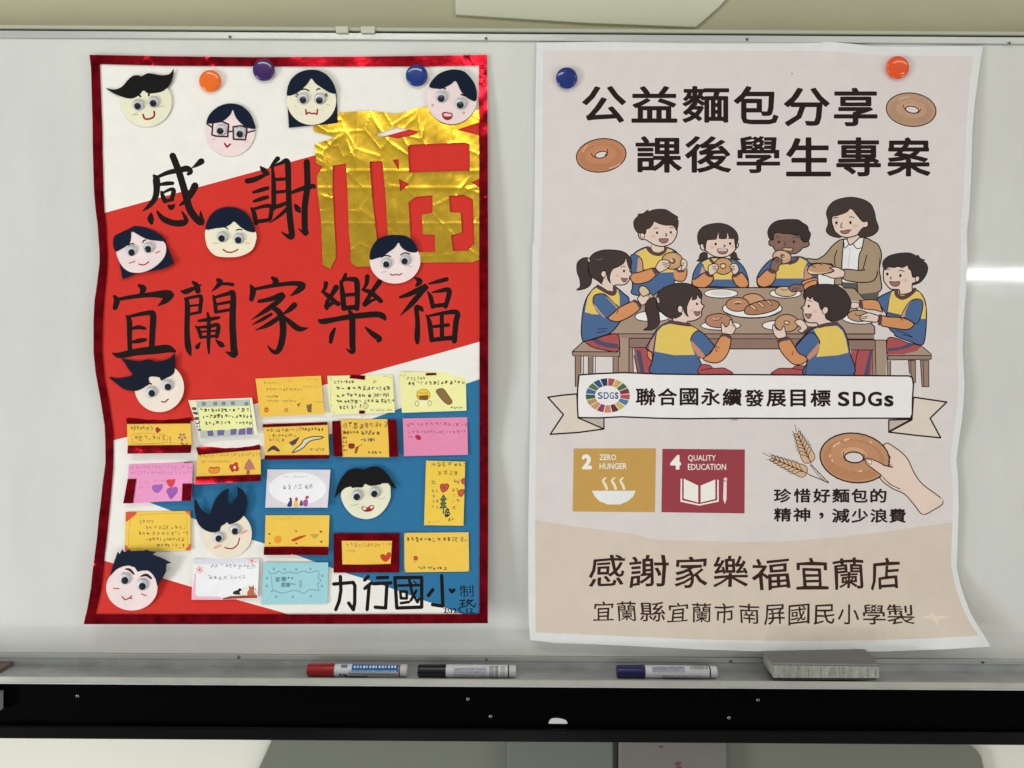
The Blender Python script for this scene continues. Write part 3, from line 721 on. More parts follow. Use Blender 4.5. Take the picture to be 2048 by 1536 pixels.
def face(tr, outline, skin, hair, haircol, eyes, er, draw, lift, tilt=(0, 0), back=None, label=None, smooth_hair=True):
    A = Art(); A.T = tr
    for fn in ('line', 'lines'):
        f0 = getattr(Art, fn)
        if fn == 'line': A.line = (lambda d, w, col, *a, f0=f0, **kw: f0(A, d, w * 1.3, col, *a, **kw))
    k = tr(1, 0)[0] - tr(0, 0)[0]
    draw(A, 1.0 / 1.0)
    if isinstance(outline, tuple):
        cx, cy, rx, ry = outline
        ol = [tr(cx + rx * math.cos(t), cy + ry * math.sin(t)) for t in (2 * math.pi * i / 48 for i in range(48))]
    else: ol = [tr(*p) for p in spline(pts(outline), True, 5)]
    a = np.array(ol); mx_, my_ = a.mean(0)
    dep = lambda x, y: dL(mx_, my_) * 0.35 + dL(x, y) * 0.65 + (tilt[0] * (x - mx_) + tilt[1] * (y - my_)) * 0.01 * MM
    fo = sheet('cutout_face', ol, A, dep, skin, M['felt'], poster, lift, 0.7 * MM, 26.0, edge=C(235, 225, 215))
    if label: fo['label'] = label
    if back:
        sheet('back_hair', [tr(*p) for p in pts(back)], None, dep, haircol, M['felt'], fo, lift - 0.9 * MM, 0.6 * MM, 26.0)
    hp = pts(hair); hp = spline(hp, True, 3) if smooth_hair else hp
    sheet('hair', [tr(*p) for p in hp], None, dep, haircol, M['felt'], fo, lift + 0.7 * MM, 0.6 * MM, 22.0)
    for (x, y, px, py) in eyes: googly(fo, tr, x, y, er, px, py, lift + 0.75 * MM, dep)
    return fo
Z = [T(0, 0, 560), T(500, 0, 560), T(180, 280, 460), T(180, 540, 420), T(560, 460, 420), T(640, 900, 340), T(230, 980, 300), T(160, 1080, 400)]
PENCIL = C(175, 165, 150); BLUSH = C(214, 165, 155)
def f1(A, q):
    A.line('1047,838 1060,868 1100,868 1128,848 1127,815', 11, MOUTH); A.line('1012,690 1028,706', 11, BROW); A.line('1090,680 1088,698', 11, BROW)
    A.line('965,842 1010,835', 5, PENCIL); A.line('1155,785 1205,772', 5, PENCIL); A.line('985,838 1000,822', 4, PENCIL)
face(Z[0], (1068, 745, 188, 182), C(220, 219, 190), '775,642 830,655 890,635 930,590 970,555 1010,550 1035,558 1080,535 1130,542 1180,550 1230,545 1255,525 1270,503 1264,560 1240,620 1190,665 1130,680 1078,680 1048,660 1020,690 980,715 930,718 860,695 810,670', JET,
     [(1013, 768, 1008, 778), (1125, 745, 1122, 757)], 42, f1, 2.2 * MM, label='smiling round face with black swept hair like a moustache, top left corner of the poster')
def f2(A, q):
    g = C(70, 42, 40)
    for d in ('1557,897 1625,888 1672,910 1666,1000 1580,996 1550,986 1557,897', '1705,928 1760,920 1804,932 1805,965 1795,1022 1708,1018 1705,928'): A.line(d, 10, g, False)
    A.lines('1670,962 1705,962;1508,903 1552,932;1808,970 1862,955', 9, g); A.line('1643,1050 1660,1076 1684,1055', 10, MOUTH, False)
    A.line('1550,1020 1580,1015', 5, BLUSH); A.line('1790,1040 1815,1032', 5, BLUSH)
face(Z[0], (1684, 950, 182, 193), PINK, '1510,895 1530,840 1580,790 1640,762 1700,757 1770,775 1830,830 1860,900 1866,942 1800,930 1750,890 1720,850 1702,800 1685,835 1640,878 1590,895 1540,903', NAVY,
     [(1620, 950, 1612, 960), (1757, 968, 1755, 982)], 42, f2, 2.0 * MM, label='pink round face wearing square drawn glasses')
def f3(A, q):
    A.line('408,802 412,836 430,822 452,832 472,828 490,836 494,800', 9, MOUTH, False)
    A.lines('375,656 405,652 430,664;487,658 500,648 512,652', 8, BROW); A.lines('332,702 352,712;335,690 352,700;340,680 356,694;568,700 548,712;566,690 548,702;560,682 546,694', 5, BROW)
    A.line('560,765 585,770', 4, PENCIL); A.line('330,770 338,782', 4, PENCIL)
face(Z[1], (450, 735, 180, 178), C(225, 219, 194), '272,697 275,640 300,580 350,535 400,515 447,509 500,515 560,545 605,600 625,650 629,684 580,675 530,645 480,610 447,572 420,610 370,660 320,690', NAVY,
     [(390, 720, 388, 732), (512, 722, 508, 735)], 43, f3, 3.6 * MM, back='270,690 632,690 642,895 560,907 400,922 284,934', label='cream face with long straight navy hair and a small red crimped mouth')
def f4(A, q):
    A.blob('1403,832 1422,818 1452,822 1478,828 1484,850 1468,872 1440,880 1412,862', MOUTH); A.blob('1416,838 1430,828 1470,836 1474,848 1440,852 1420,848', C(228, 190, 185))
    A.lines('1388,648 1410,642 1428,650;1545,690 1575,702', 9, BROW)
    A.line('1332,762 1342,768 1336,776 1328,770', 5, C(200, 130, 120)); A.line('1558,818 1570,822 1562,832 1554,826', 5, C(200, 130, 120))
face(Z[1], (1475, 715, 187, 192), PINK, '1312,635 1330,590 1380,540 1440,515 1500,508 1570,525 1630,590 1657,660 1651,738 1590,715 1545,670 1505,592 1470,615 1420,640 1370,648', NAVY,
     [(1402, 708, 1398, 721), (1543, 757, 1538, 768)], 44, f4, 4.2 * MM, label='pink face with an open laughing mouth at the top right corner of the poster')
def f5(A, q):
    A.lines('435,1105 480,1112 524,1084', 9, MOUTH); A.lines('350,1097 400,1080;582,1006 622,991', 9, C(190, 110, 105)); A.lines('340,936 365,924 392,926;470,914 478,896 496,890', 9, BROW)
face(Z[2], '232,990 240,900 300,830 420,800 560,840 650,900 678,960 660,1040 600,1110 520,1160 430,1182 340,1168 270,1100', PINK, '205,930 215,860 260,800 330,770 430,765 530,790 610,830 672,896 560,893 500,880 440,850 370,812 365,850 355,910 320,945 270,975 228,992', NAVY,
     [(372, 985, 372, 1016), (525, 958, 515, 980)], 50, f5, 3.0 * MM, (3, 6), back='236,960 660,880 748,1098 640,1150 400,1190 290,1240', label='tilted pink face with long navy hair and half smile at the left edge of the red band')
def f6(A, q):
    A.line('1185,975 1215,995 1255,1000 1290,990 1316,974', 10, MOUTH); A.lines('1168,772 1200,775 1226,792;1303,803 1325,796 1352,800', 9, BROW)
    A.blob('1080,918 1120,910 1155,920 1120,930', C(222, 190, 168)); A.blob('1365,918 1400,908 1440,916 1400,928', C(222, 190, 168))
face(Z[2], '1030,800 1100,700 1250,650 1400,700 1475,820 1476,900 1440,980 1350,1030 1250,1043 1120,1030 1050,960 1028,880', C(228, 219, 192), '1032,797 1040,730 1080,660 1150,610 1230,595 1310,605 1390,650 1440,720 1466,790 1464,821 1400,810 1340,775 1282,725 1250,750 1200,775 1120,785', NAVY,
     [(1180, 862, 1172, 880), (1325, 876, 1320, 894)], 50, f6, 3.5 * MM, (0, 4), label='cream smiling face with short navy hair between the two black characters of the upper line')
def f7(A, q):
    A.line('1075,430 1095,440 1120,437 1135,432 1155,440 1190,424', 9, MOUTH); A.lines('988,266 1030,248 1078,258;1178,242 1220,222 1264,236', 10, BROW)
    A.lines('985,412 1040,405;1250,352 1290,358', 6, BLUSH)
face(Z[4], (1122, 300, 247, 222), C(229, 212, 207), '877,287 880,210 910,140 960,85 1040,55 1120,47 1220,55 1290,95 1330,155 1340,212 1270,216 1220,196 1180,165 1155,122 1120,170 1060,215 1000,255 940,275', NAVY,
     [(1040, 322, 1037, 337), (1222, 294, 1216, 306)], 52, f7, 4.2 * MM, label='pale pink face with short navy hair overlapping the gold foil character')
def f8(A, q):
    A.line('700,1283 720,1288 738,1284 748,1270 764,1260', 11, MOUTH); A.line('560,1122 575,1106 598,1112', 13, BROW); A.blob('684,1055 712,1062 700,1078 688,1072', BROW)
face(Z[3], (675, 1145, 241, 241), C(226, 213, 197), '185,1045 260,1055 340,1045 412,1020 370,960 335,900 305,862 380,876 480,888 570,870 640,892 720,880 780,855 826,812 828,880 822,990 790,1030 740,1055 700,1075 680,1050 610,1038 570,1052 575,1100 520,1150 440,1180 340,1165 260,1110', C(14, 22, 36),
     [(598, 1188, 604, 1202), (757, 1122, 762, 1142)], 55, f8, 3.4 * MM, (2, 0), label='cream face with wide horned dark hair under the first large character')
def f9(A, q):
    A.blob('500,688 530,680 570,690 610,664 645,668 655,695 620,735 560,746 515,728', MOUTH); A.blob('512,695 545,690 560,710 530,722', C(236, 222, 214)); A.blob('600,690 625,672 645,684 620,708', C(236, 205, 200))
    A.line('365,660 400,668 460,650', 6, PENCIL); A.line('705,580 740,590 775,570', 6, PENCIL)
face(Z[5], '255,520 300,440 420,400 560,380 700,380 830,405 850,520 840,600 790,700 700,790 600,828 510,828 400,790 310,700 262,600', C(221, 219, 192), '178,578 190,500 220,410 270,320 340,245 420,222 500,232 535,234 600,205 680,200 750,230 820,300 870,380 922,458 880,450 835,420 820,402 740,402 730,415 610,432 540,408 510,450 440,450 385,457 375,440 300,460 255,500 215,535', JET,
     [(450, 542, 444, 566), (662, 506, 656, 528)], 66, f9, 3.2 * MM, label='cream laughing face with a black bowl haircut on the blue area')
def f10(A, q):
    A.line('1500,785 1560,800 1620,792 1675,740 1700,658', 14, MOUTH)
    A.blob('1340,805 1370,765 1420,745 1458,750 1420,785 1380,800', C(222, 160, 145)); A.blob('1712,602 1750,560 1790,545 1818,552 1785,585 1745,600', C(222, 160, 145))
face(Z[6], (1530, 600, 338, 330), PALE, '1385,575 1300,575 1200,530 1130,450 1100,350 1082,240 1085,128 1112,148 1150,220 1200,290 1260,320 1305,326 1320,250 1370,130 1440,40 1520,-15 1556,-6 1535,80 1530,170 1545,232 1610,160 1670,70 1672,-32 1740,0 1790,80 1800,180 1780,290 1730,380 1650,440 1560,470 1532,440 1490,470 1442,500 1430,550', NAVY,
     [(1420, 640, 1418, 662), (1643, 537, 1640, 566)], 74, f10, 3.4 * MM, (0, -3), label='cream face with curved navy horns of hair and pink cheeks')
def f11(A, q):
    A.brush('468,296,12 510,306,24 552,348,16;622,372,12 680,358,26 728,392,20', BROW); A.line('430,580 462,612 500,598 530,572', 10, MOUTH, False); A.line('515,596 532,598', 10, MOUTH)
    A.lines('345,495 400,498;630,553 678,570', 10, C(180, 80, 80))
face(Z[7], (530, 490, 262, 232), PINK, '303,372 340,250 385,120 405,145 430,95 450,122 500,103 530,120 600,110 640,112 690,98 700,112 780,125 740,148 840,185 935,235 885,245 880,280 882,320 840,400 790,472 772,390 740,340 690,312 630,315 590,326 560,280 500,262 430,268 370,300', NAVY,
     [(465, 392, 460, 416), (640, 452, 640, 480)], 60, f11, 4.0 * MM, (4, -4), label='pink face with spiky navy hair and thick eyebrows, lowest of the faces', smooth_hair=False)
# ---------------------------------------------------------------- message cards
YEL, LYEL, CPINK, CBLUE = C(231, 188, 78), C(232, 226, 158), C(226, 148, 188), C(152, 200, 206)
DK, GR, FOILC = C(96, 78, 42), C(168, 146, 66), C(110, 14, 24)
INKD = C(58, 50, 42)
def card(tr, quad, base, draw, lift=2.0, curl=1.5, name='message_card', tapes=(), label=None):
    A = Art(); A.T = tr
    if draw: draw(A)
    ol = [tr(*p) for p in pts(quad)]
    if len(ol) == 4:
        ol2 = []
        for i in range(4):
            a, b = ol[i], ol[(i + 1) % 4]
            ol2 += [(a[0] + (b[0] - a[0]) * t, a[1] + (b[1] - a[1]) * t) for t in (0, .25, .5, .75)]
        ol = ol2
    a = np.array(ol); cx, cy = a.mean(0); hx = (a[:, 0].max() - a[:, 0].min()) / 2; hy = (a[:, 1].max() - a[:, 1].min()) / 2
    dm = dL(cx, cy); curl = curl * 1.45
    dep = lambda x, y: 0.3 * dm + 0.7 * dL(x, y) + curl * MM * ((y - cy) / hy) * abs((y - cy) / hy) * 0.8 + 0.5 * curl * MM * ((x - cx) / hx) ** 2
    o = sheet(name, ol, A, dep, base, M['card'], poster, lift * MM, 0.35 * MM, 14.0)
    if label: o['label'] = label
    for i, t in enumerate(tapes):
        sheet('tape_strip', [tr(*p) for p in pts(t)], None, dep, FOILC, M['redfoil'], o, lift * MM + 0.7 * MM, 0.2 * MM, 4.0, warp3d=(crumple(i + 20, 0.10, 26.0, [(590, 1104, 26)]) if 'pink red foil' in (label or '') else crinkle(i + 20, 0.12 * MM, 24.0)))
    return o
c5 = T(500, 740, 300); c6 = T(640, 740, 320); c2 = T(230, 780, 300); c7 = T(230, 980, 300); c8 = T(370, 1000, 300); c9 = T(640, 1040, 340); c10 = T(640, 900, 340)
def dA(A):
    A.scribble(190, 160, 400, 200, 34, 5, GR, 1); A.scribble(210, 245, 700, 290, 40, 6, C(160, 128, 55), 2, jit=.05); A.scribble(210, 345, 400, 380, 34, 6, DK, 3); A.scribble(230, 405, 620, 450, 34, 6, C(160, 128, 55), 4)
    A.scribble(730, 110, 960, 150, 30, 4, GR, 5); A.scribble(720, 215, 960, 250, 30, 4, GR, 6); A.scribble(850, 420, 1000, 460, 30, 4, GR, 7)
    A.blob('195,545 205,515 235,510 255,540 240,575 205,575', C(196, 90, 40)); A.ell(222, 550, 14, 12, C(236, 170, 60)); A.eo(496, 546, 20, 20, YEL, 12, C(190, 85, 40))
    A.line('645,470 690,462', 14, C(110, 80, 60)); A.line('665,465 662,500', 14, C(110, 80, 60)); A.poly('768,480 790,468 800,485 815,462 845,458 840,580 790,578', C(120, 98, 58)); A.ell(715, 395, 20, 18, C(226, 176, 62)); A.line('520,140 545,125 575,140 550,160 525,150', 4, C(205, 130, 60))
card(c5, '75,118 968,78 1022,600 140,640', YEL, dA, 2.2, 2.0, label='yellow card with pencil lines and two small orange apples')
def dB(A):
    A.scribble(1140, 140, 1460, 180, 42, 9, INKD, 11, gap=1.3); A.scribble(1165, 225, 1930, 270, 60, 10, INKD, 12, gap=1.2, jit=.02); A.scribble(1175, 320, 1920, 360, 52, 10, INKD, 13, gap=1.15, jit=.02)
    A.scribble(1175, 400, 1950, 440, 55, 9, INKD, 14, gap=1.05, jit=.02); A.scribble(1200, 485, 1500, 520, 48, 9, INKD, 15, gap=1.4); A.scribble(1640, 535, 1950, 560, 24, 5, C(120, 115, 85), 16); A.eo(1580, 492, 34, 34, LYEL, 6, INKD)
    A.lines('1565,484 1570,488;1590,482 1595,488;1568,505 1592,505', 6, INKD); A.line('1508,470 1510,500', 12, INKD); A.line('1685,150 1690,180 1722,160 1705,145 1688,150', 8, C(190, 70, 60))
    A.lines('1820,100 1850,80 1880,90;1900,90 1930,110;1100,470 1115,480;1140,590 1160,570', 6, C(130, 125, 90)); A.scribble(1090, 90, 1110, 600, 20, 4, C(170, 165, 110), 17)
card(c5, '1055,80 1945,65 1978,580 1095,610', LYEL, dB, 2.0, 1.2, tapes=('1372,68 1568,76 1568,134 1360,112', '1490,553 1566,553 1566,597 1490,597'), label='pale yellow card crowded with black writing, tape scraps at top and bottom')
def dC(A):
    A.scribble(1100, 85, 1350, 130, 45, 6, C(110, 104, 80), 21); A.scribble(1110, 150, 1850, 200, 48, 8, INKD, 22, slope=-0.03, gap=1.3, jit=.02); A.scribble(1660, 465, 1850, 500, 34, 6, C(100, 95, 75), 23)
    A.eo(1325, 318, 84, 74, C(232, 194, 66), 8, C(176, 130, 60)); A.line('1275,300 1300,290 1320,302', 6, DK); A.line('1340,300 1360,290 1380,300', 6, DK); A.poly('1258,330 1390,320 1382,370 1350,395 1285,390', C(120, 84, 50)); A.poly('1262,382 1378,388 1372,462 1270,465', C(238, 232, 180))
    A.line('1245,270 1240,340 1275,385', 8, C(176, 130, 60)); A.eo(1242, 430, 22, 34, LYEL, 6, C(110, 96, 60)); A.eo(1402, 425, 22, 34, LYEL, 6, C(110, 96, 60))
    A.fo('1485,275 1520,242 1570,238 1600,262 1640,320 1690,395 1680,430 1640,442 1590,410 1540,355', C(132, 104, 60), 8, C(96, 74, 44)); A.lines('1020,75 1040,60 1060,70;1070,85 1095,60', 5, C(120, 115, 85))
card(c6, '1012,25 1865,25 1875,520 1050,548', LYEL, dC, 1.8, 1.0, tapes=('1355,40 1488,37 1488,66 1355,70',), label='pale yellow card with a laughing mask face and a brown loaf drawn on it')
def dS(A):
    A.poly('1110,148 1835,128 1900,610 1170,660', C(176, 188, 176)); A.poly('1135,240 1850,215 1885,540 1170,555', C(226, 226, 158))
    for x, y in ((1212, 190), (1370, 186), (1483, 183), (1610, 180), (1795, 188)): A.ell(x, y, 30, 26, C(112, 118, 128)); A.ell(x, y, 10, 9, C(150, 156, 160))
    A.scribble(1165, 250, 1800, 300, 50, 11, INKD, 31, gap=1.15, jit=.02); A.scribble(1190, 335, 1870, 390, 50, 11, INKD, 32, gap=1.15, jit=.02); A.scribble(1220, 425, 1580, 460, 48, 11, INKD, 33); A.scribble(1640, 430, 1870, 470, 44, 9, C(90, 84, 60), 34)
    for q in ('1258,562 1335,548 1350,625 1270,628', '1395,548 1500,545 1485,618 1400,622', '1575,535 1665,528 1655,608 1580,615', '1692,532 1782,520 1780,608 1685,612', '1795,515 1878,512 1875,606 1798,606'): A.poly(q, C(112, 96, 150))
    for q in ('1050,240 1105,238 1108,275 1060,270', '1065,300 1130,305 1125,338 1075,330', '1085,375 1130,370 1150,400 1095,410', '1110,490 1130,488 1128,515 1108,512', '1110,535 1170,532 1175,556 1112,555'): A.blob(q, C(92, 80, 76))
    A.line('1095,430 1105,458 1140,455 1155,430', 16, C(80, 70, 80)); A.line('1150,492 1158,510', 10, C(80, 70, 80)); A.line('1860,135 1925,600', 22, C(226, 230, 188)); A.line('1832,130 1895,600', 7, C(96, 118, 110))
card(c2, '1000,140 1870,105 1948,605 1170,662', C(228, 222, 190), dS, 3.4, 3.0, label='card with a grey green border, purple squares and black writing')
def dD(A):
    A.scribble(200, 490, 520, 560, 60, 8, C(150, 126, 60), 41); A.scribble(250, 620, 700, 690, 66, 9, C(140, 116, 56), 42); A.line('220,640 260,600 460,590 700,620 715,680 680,720 400,735 250,715 240,660', 6, C(160, 134, 62))
    A.blob('555,560 552,525 575,508 610,525 628,548 600,575 575,588', C(168, 50, 48)); A.line('752,640 755,695', 9, INKD); A.ell(756, 718, 7, 8, INKD); A.line('800,700 830,680 840,640', 10, C(190, 206, 120))
    for x, y in ((895, 610), (940, 608), (880, 650), (955, 650), (915, 680)): A.ell(x, y, 18, 15, C(150, 90, 100))
    A.ell(915, 645, 22, 20, C(196, 150, 140)); A.blob('895,712 925,720 950,745 1002,712 985,742 955,755 915,745', C(140, 100, 60))
card(c2, '163,440 1030,435 1048,765 174,775', YEL, dD, 3.0, 2.5, tapes=('145,365 600,358 1042,352 1030,456 165,464', '175,758 1046,750 1034,860 168,870'), label='yellow card with a red heart and a flower, dark red foil above and below')
def dE(A):
    A.scribble(1150, 880, 1960, 925, 44, 5, C(170, 140, 60), 51, slope=-0.03, jit=.02); A.scribble(1160, 960, 1560, 1000, 38, 5, C(160, 130, 58), 52)
    A.fo('1285,1080 1300,1055 1360,1062 1420,1055 1430,1090 1400,1130 1320,1136 1280,1110', C(220, 140, 60), 8, C(170, 90, 45)); A.line('1290,1070 1320,1052 1350,1070 1380,1052 1420,1062', 12, C(150, 70, 40))
    A.blob('1560,1060 1570,1015 1610,1015 1640,985 1680,1000 1678,1035 1695,1075 1670,1110 1630,1105 1600,1125 1580,1090', C(178, 62, 42)); A.ell(1634, 1058, 18, 22, C(236, 200, 190))
    A.poly('1775,1015 1832,930 1870,985 1885,1010 1918,1085 1762,1088', C(176, 116, 100)); A.poly('1798,1090 1842,1090 1838,1152 1795,1155', C(140, 104, 60))
card(c2, '1130,870 1985,800 1992,1170 1106,1195', YEL, dE, 3.2, 3.0, tapes=('1105,782 1540,762 1968,742 1987,770 1988,812 1135,886', '1105,1182 1988,1152 1993,1245 1540,1266 1085,1286'), label='yellow card with a red flower and a pink tree between two foil strips')
def dF(A):
    A.scribble(215, 800, 620, 850, 50, 8, C(120, 96, 44), 61, jit=.0); A.scribble(640, 785, 1000, 830, 48, 8, DK, 62, jit=.02); A.scribble(240, 875, 650, 905, 44, 7, C(130, 106, 50), 63); A.scribble(255, 935, 500, 975, 40, 7, C(120, 96, 48), 64)
    A.poly('530,990 585,960 680,908 625,1010 575,1035', C(84, 62, 78)); A.blob('235,1120 260,1070 310,1033 350,1040 408,1098 380,1115 315,1088 270,1108', C(84, 58, 66))
    A.fo('578,1125 640,1060 700,1010 735,950 830,915 930,908 1004,915 950,942 850,960 780,1000 730,1060 640,1110', C(206, 204, 170), 14, C(70, 48, 50)); A.scribble(810, 1065, 1000, 1130, 46, 8, C(120, 96, 50), 65); A.ell(500, 1060, 70, 40, C(222, 200, 86))
card(c5, '183,770 1062,735 1082,1175 205,1178', YEL, dF, 3.0, 2.0, tapes=('173,740 1054,710 1056,748 176,783', '200,1165 1082,1160 1080,1212 198,1226'), label='yellow card with dense writing and a long curved knife shape drawn on it')
def dG(A):
    A.scribble(290, 670, 850, 740, 74, 11, C(112, 90, 44), 71, jit=.0); A.scribble(290, 780, 500, 815, 46, 10, DK, 72); A.scribble(520, 780, 770, 830, 56, 10, C(112, 90, 44), 73); A.scribble(505, 870, 730, 960, 48, 10, C(112, 90, 44), 74)
    A.scribble(285, 850, 330, 1090, 38, 8, C(112, 90, 44), 75); A.blob('362,960 380,940 440,945 438,1000 375,1005', C(130, 50, 40)); A.poly('455,985 500,975 470,1070 440,1060', C(150, 80, 44)); A.line('480,985 545,950', 8, DK); A.scribble(610, 1035, 820, 1080, 44, 9, DK, 76)
card(c6, '258,633 866,628 888,1117 282,1113', YEL, dG, 3.2, 1.8, tapes=('152,655 262,648 275,860 290,1105 172,1106 160,860', '862,632 975,636 990,860 1004,1112 885,1112 880,900'), label='yellow card with black writing between two wide upright foil strips')
def dH(A):
    A.scribble(1100, 670, 1870, 730, 52, 8, C(168, 100, 130), 81, gap=1.2, jit=.0); A.scribble(1120, 770, 1860, 820, 44, 7, C(176, 106, 138), 82, gap=1.2, jit=.0); A.scribble(1120, 840, 1180, 870, 36, 7, C(168, 100, 130), 83); A.blob('1218,845 1250,830 1292,855 1285,895 1250,895 1225,872', C(176, 44, 60))
card(c6, '1060,620 1885,605 1893,1085 1075,1103', C(220, 134, 168), dH, 2.0, 1.0, label='plain pink card with three lines of writing on the right side of the poster')
def dI(A):
    A.scribble(210, 1030, 1030, 1170, 52, 5, C(200, 128, 170), 91, jit=.0); A.scribble(320, 1240, 480, 1400, 46, 5, C(205, 130, 172), 92); A.scribble(520, 1220, 700, 1240, 36, 5, C(190, 116, 160), 93)
    A.blob('502,1330 530,1295 600,1290 645,1285 655,1320 630,1370 580,1408 530,1385', C(156, 96, 170)); A.blob('770,1335 715,1285 700,1235 745,1218 770,1222 822,1215 815,1270', C(206, 62, 70)); A.blob('765,1492 720,1430 700,1370 740,1335 775,1335 820,1318 858,1340 850,1400', C(150, 88, 164))
card(c2, '185,1018 420,1002 1062,985 1045,1512 640,1522 245,1548 110,1548 180,1220', CPINK, dI, 3.4, 3.0, tapes=('172,1215 290,1215 245,1546 112,1547', '922,1278 1052,1278 1040,1512 910,1516', '942,985 1060,978 1060,988 942,996'), label='bright pink card with purple and red hearts drawn on it')
def dJ(A):
    A.ell(1536, -157, 388, 222, C(238, 236, 236), n=40); A.scribble(1330, -330, 1700, -300, 30, 4, C(190, 190, 196), 101); A.scribble(1330, -215, 1700, -110, 70, 7, C(120, 120, 130), 102, jit=.0)
    A.blob('1395,85 1420,20 1460,-5 1455,85', C(60, 60, 100)); A.blob('1480,85 1490,20 1520,0 1545,30 1540,90', C(220, 190, 90)); A.blob('1565,75 1575,10 1600,10 1610,70', C(110, 70, 100)); A.blob('1620,80 1615,10 1660,-10 1680,20 1668,80', C(150, 90, 150)); A.blob('1500,-10 1520,-40 1545,-10 1520,15', C(196, 60, 60)); A.blob('1640,-40 1680,-60 1690,-30 1655,-10', C(200, 60, 60)); A.ell(1440, -15, 18, 18, C(90, 60, 60))
card(c8, '1125,-418 1986,-414 1946,104 1096,104', C(212, 206, 212), dJ, 3.2, 2.2, label='white card with an oval field and tiny figures at its lower edge')
def dK(A):
    A.scribble(1160, 240, 1600, 290, 36, 4, C(214, 176, 66), 111)
    for x, y, r in ((1153, 464, 15), (1157, 592, 14), (1518, 426, 13), (1520, 592, 14), (1855, 433, 18), (1862, 570, 17)): A.ell(x, y, r, r * .9, C(150, 84, 36))
    A.ell(1268, 540, 52, 54, C(224, 148, 50)); A.blob('1450,548 1520,510 1600,485 1658,482 1620,510 1540,545 1490,565', C(188, 70, 38)); A.blob('1712,468 1760,465 1830,465 1810,500 1770,525 1735,505', C(186, 158, 82))
card(c8, '1100,208 1972,208 1960,650 1088,648', C(230, 190, 78), dK, 2.4, 1.6, tapes=('1078,640 1520,636 1952,640 1958,755 1500,750 1074,752',), label='yellow card with an orange disc and red stick, shiny pink red foil along its lower edge')
def dLc(A):
    o = C(214, 84, 52)
    A.poly('145,300 300,298 290,330 160,435 146,430', o); A.poly('950,288 1030,285 1030,360 1000,330', o); A.poly('1030,720 1030,826 958,824 975,790', o); A.poly('135,745 170,770 222,832 135,830', o)
    A.line('205,460 300,345 960,318 975,350 990,720 940,790 210,800 185,760 198,460', 6, C(190, 150, 56)); A.scribble(330, 405, 520, 450, 50, 6, C(150, 122, 56), 121); A.scribble(400, 485, 970, 530, 56, 7, C(130, 104, 50), 122, jit=.0); A.scribble(320, 565, 970, 620, 56, 7, C(130, 104, 50), 123, jit=.0); A.scribble(400, 650, 960, 690, 50, 7, C(130, 104, 50), 124, jit=.05); A.scribble(550, 730, 930, 770, 50, 7, C(120, 96, 48), 125, jit=.0)
card(c7, '145,300 1030,285 1030,825 135,832', C(232, 192, 76), dLc, 1.8, 1.0, label='yellow card with orange red corners above the spiky haired face')
def dM(A):
    A.poly('110,800 1015,800 1005,860 120,880', C(214, 212, 220)); A.poly('90,1362 130,1000 150,1000 145,1290 170,1315 500,1320 500,1355', C(238, 178, 200))
    for x, y in ((200, 952), (915, 828)):
        A.ell(x, y, 50, 50, C(236, 205, 205)); [A.line([(x, y), (x + 55 * math.cos(t), y + 55 * math.sin(t))], 7, C(216, 140, 140)) for t in (0.3, 1.3, 2.4, 3.4, 4.5, 5.5)]
        A.ell(x, y, 12, 12, C(200, 70, 80))
    A.scribble(340, 870, 900, 930, 66, 6, C(120, 120, 124), 131, gap=1.3, jit=.0); A.scribble(300, 1020, 810, 1080, 66, 6, C(120, 120, 124), 132, gap=1.3, jit=.0)
    A.poly('505,1345 620,1310 850,1300 985,1295 985,1338 760,1345 520,1358', C(150, 70, 50)); A.blob('650,1275 680,1240 720,1230 740,1205 770,1215 770,1240 745,1260 760,1290 690,1292', C(44, 40, 38)); A.ell(768, 1255, 20, 16, C(232, 228, 224))
    A.fo('785,1285 790,1230 800,1195 820,1205 850,1190 840,1230 825,1285', C(236, 226, 208), 5, C(196, 170, 130)); A.blob('860,1300 850,1260 872,1225 870,1170 900,1185 935,1168 945,1200 945,1260 960,1300', C(176, 104, 70)); A.line('965,1280 968,1235 958,1205', 8, C(120, 70, 50)); A.ell(905, 1205, 8, 8, C(90, 50, 40))
card(c8, '112,800 1015,800 990,1342 520,1360 90,1362', C(234, 234, 238), dM, 2.8, 2.5, label='white card with pink blossoms and small cats drawn along its bottom')
def dN(A):
    g = C(128, 150, 165)
    A.line('1145,965 1165,1005 1230,1000 1280,975 1340,1005 1420,985 1520,1000 1620,970 1700,995 1800,965 1830,1010 1820,1070 1855,1095 1815,1150 1830,1240', 13, g); A.line('1180,1030 1185,1130 1195,1250', 9, g); A.line('1175,1260 1210,1235 1330,1270 1480,1235 1560,1245 1620,1275 1700,1225 1830,1235', 13, g)
    for x, y in ((1210, 940), (1360, 945), (1520, 945), (1712, 940), (1120, 1065), (1115, 1172), (1875, 1035), (1870, 1175), (1245, 1320), (1470, 1325), (1715, 1315)): A.fo([(x - 14, y + 5), (x, y - 16), (x + 15, y + 2), (x + 2, y + 16)], CBLUE, 7, C(96, 118, 140), False)
    A.glyph('家', 1235, 1050, 1300, 1120, C(60, 76, 84), 0.01); A.glyph('樂', 1312, 1045, 1385, 1115, C(60, 76, 84), 0.01); A.scribble(1395, 1050, 1480, 1085, 34, 6, C(60, 76, 84), 141); A.glyph('感謝', 1310, 1125, 1440, 1190, C(50, 66, 74), 0.01); A.scribble(1440, 1130, 1530, 1175, 40, 7, C(60, 76, 84), 142)
    for y in (1110, 1145, 1178): A.eo(1578, y, 17, 12, CBLUE, 6, C(90, 112, 128))
card(c8, '1072,850 1955,852 1945,1415 1040,1422', CBLUE, dN, 1.8, 1.0, label='light blue card with a wavy grey frame drawn round the words')
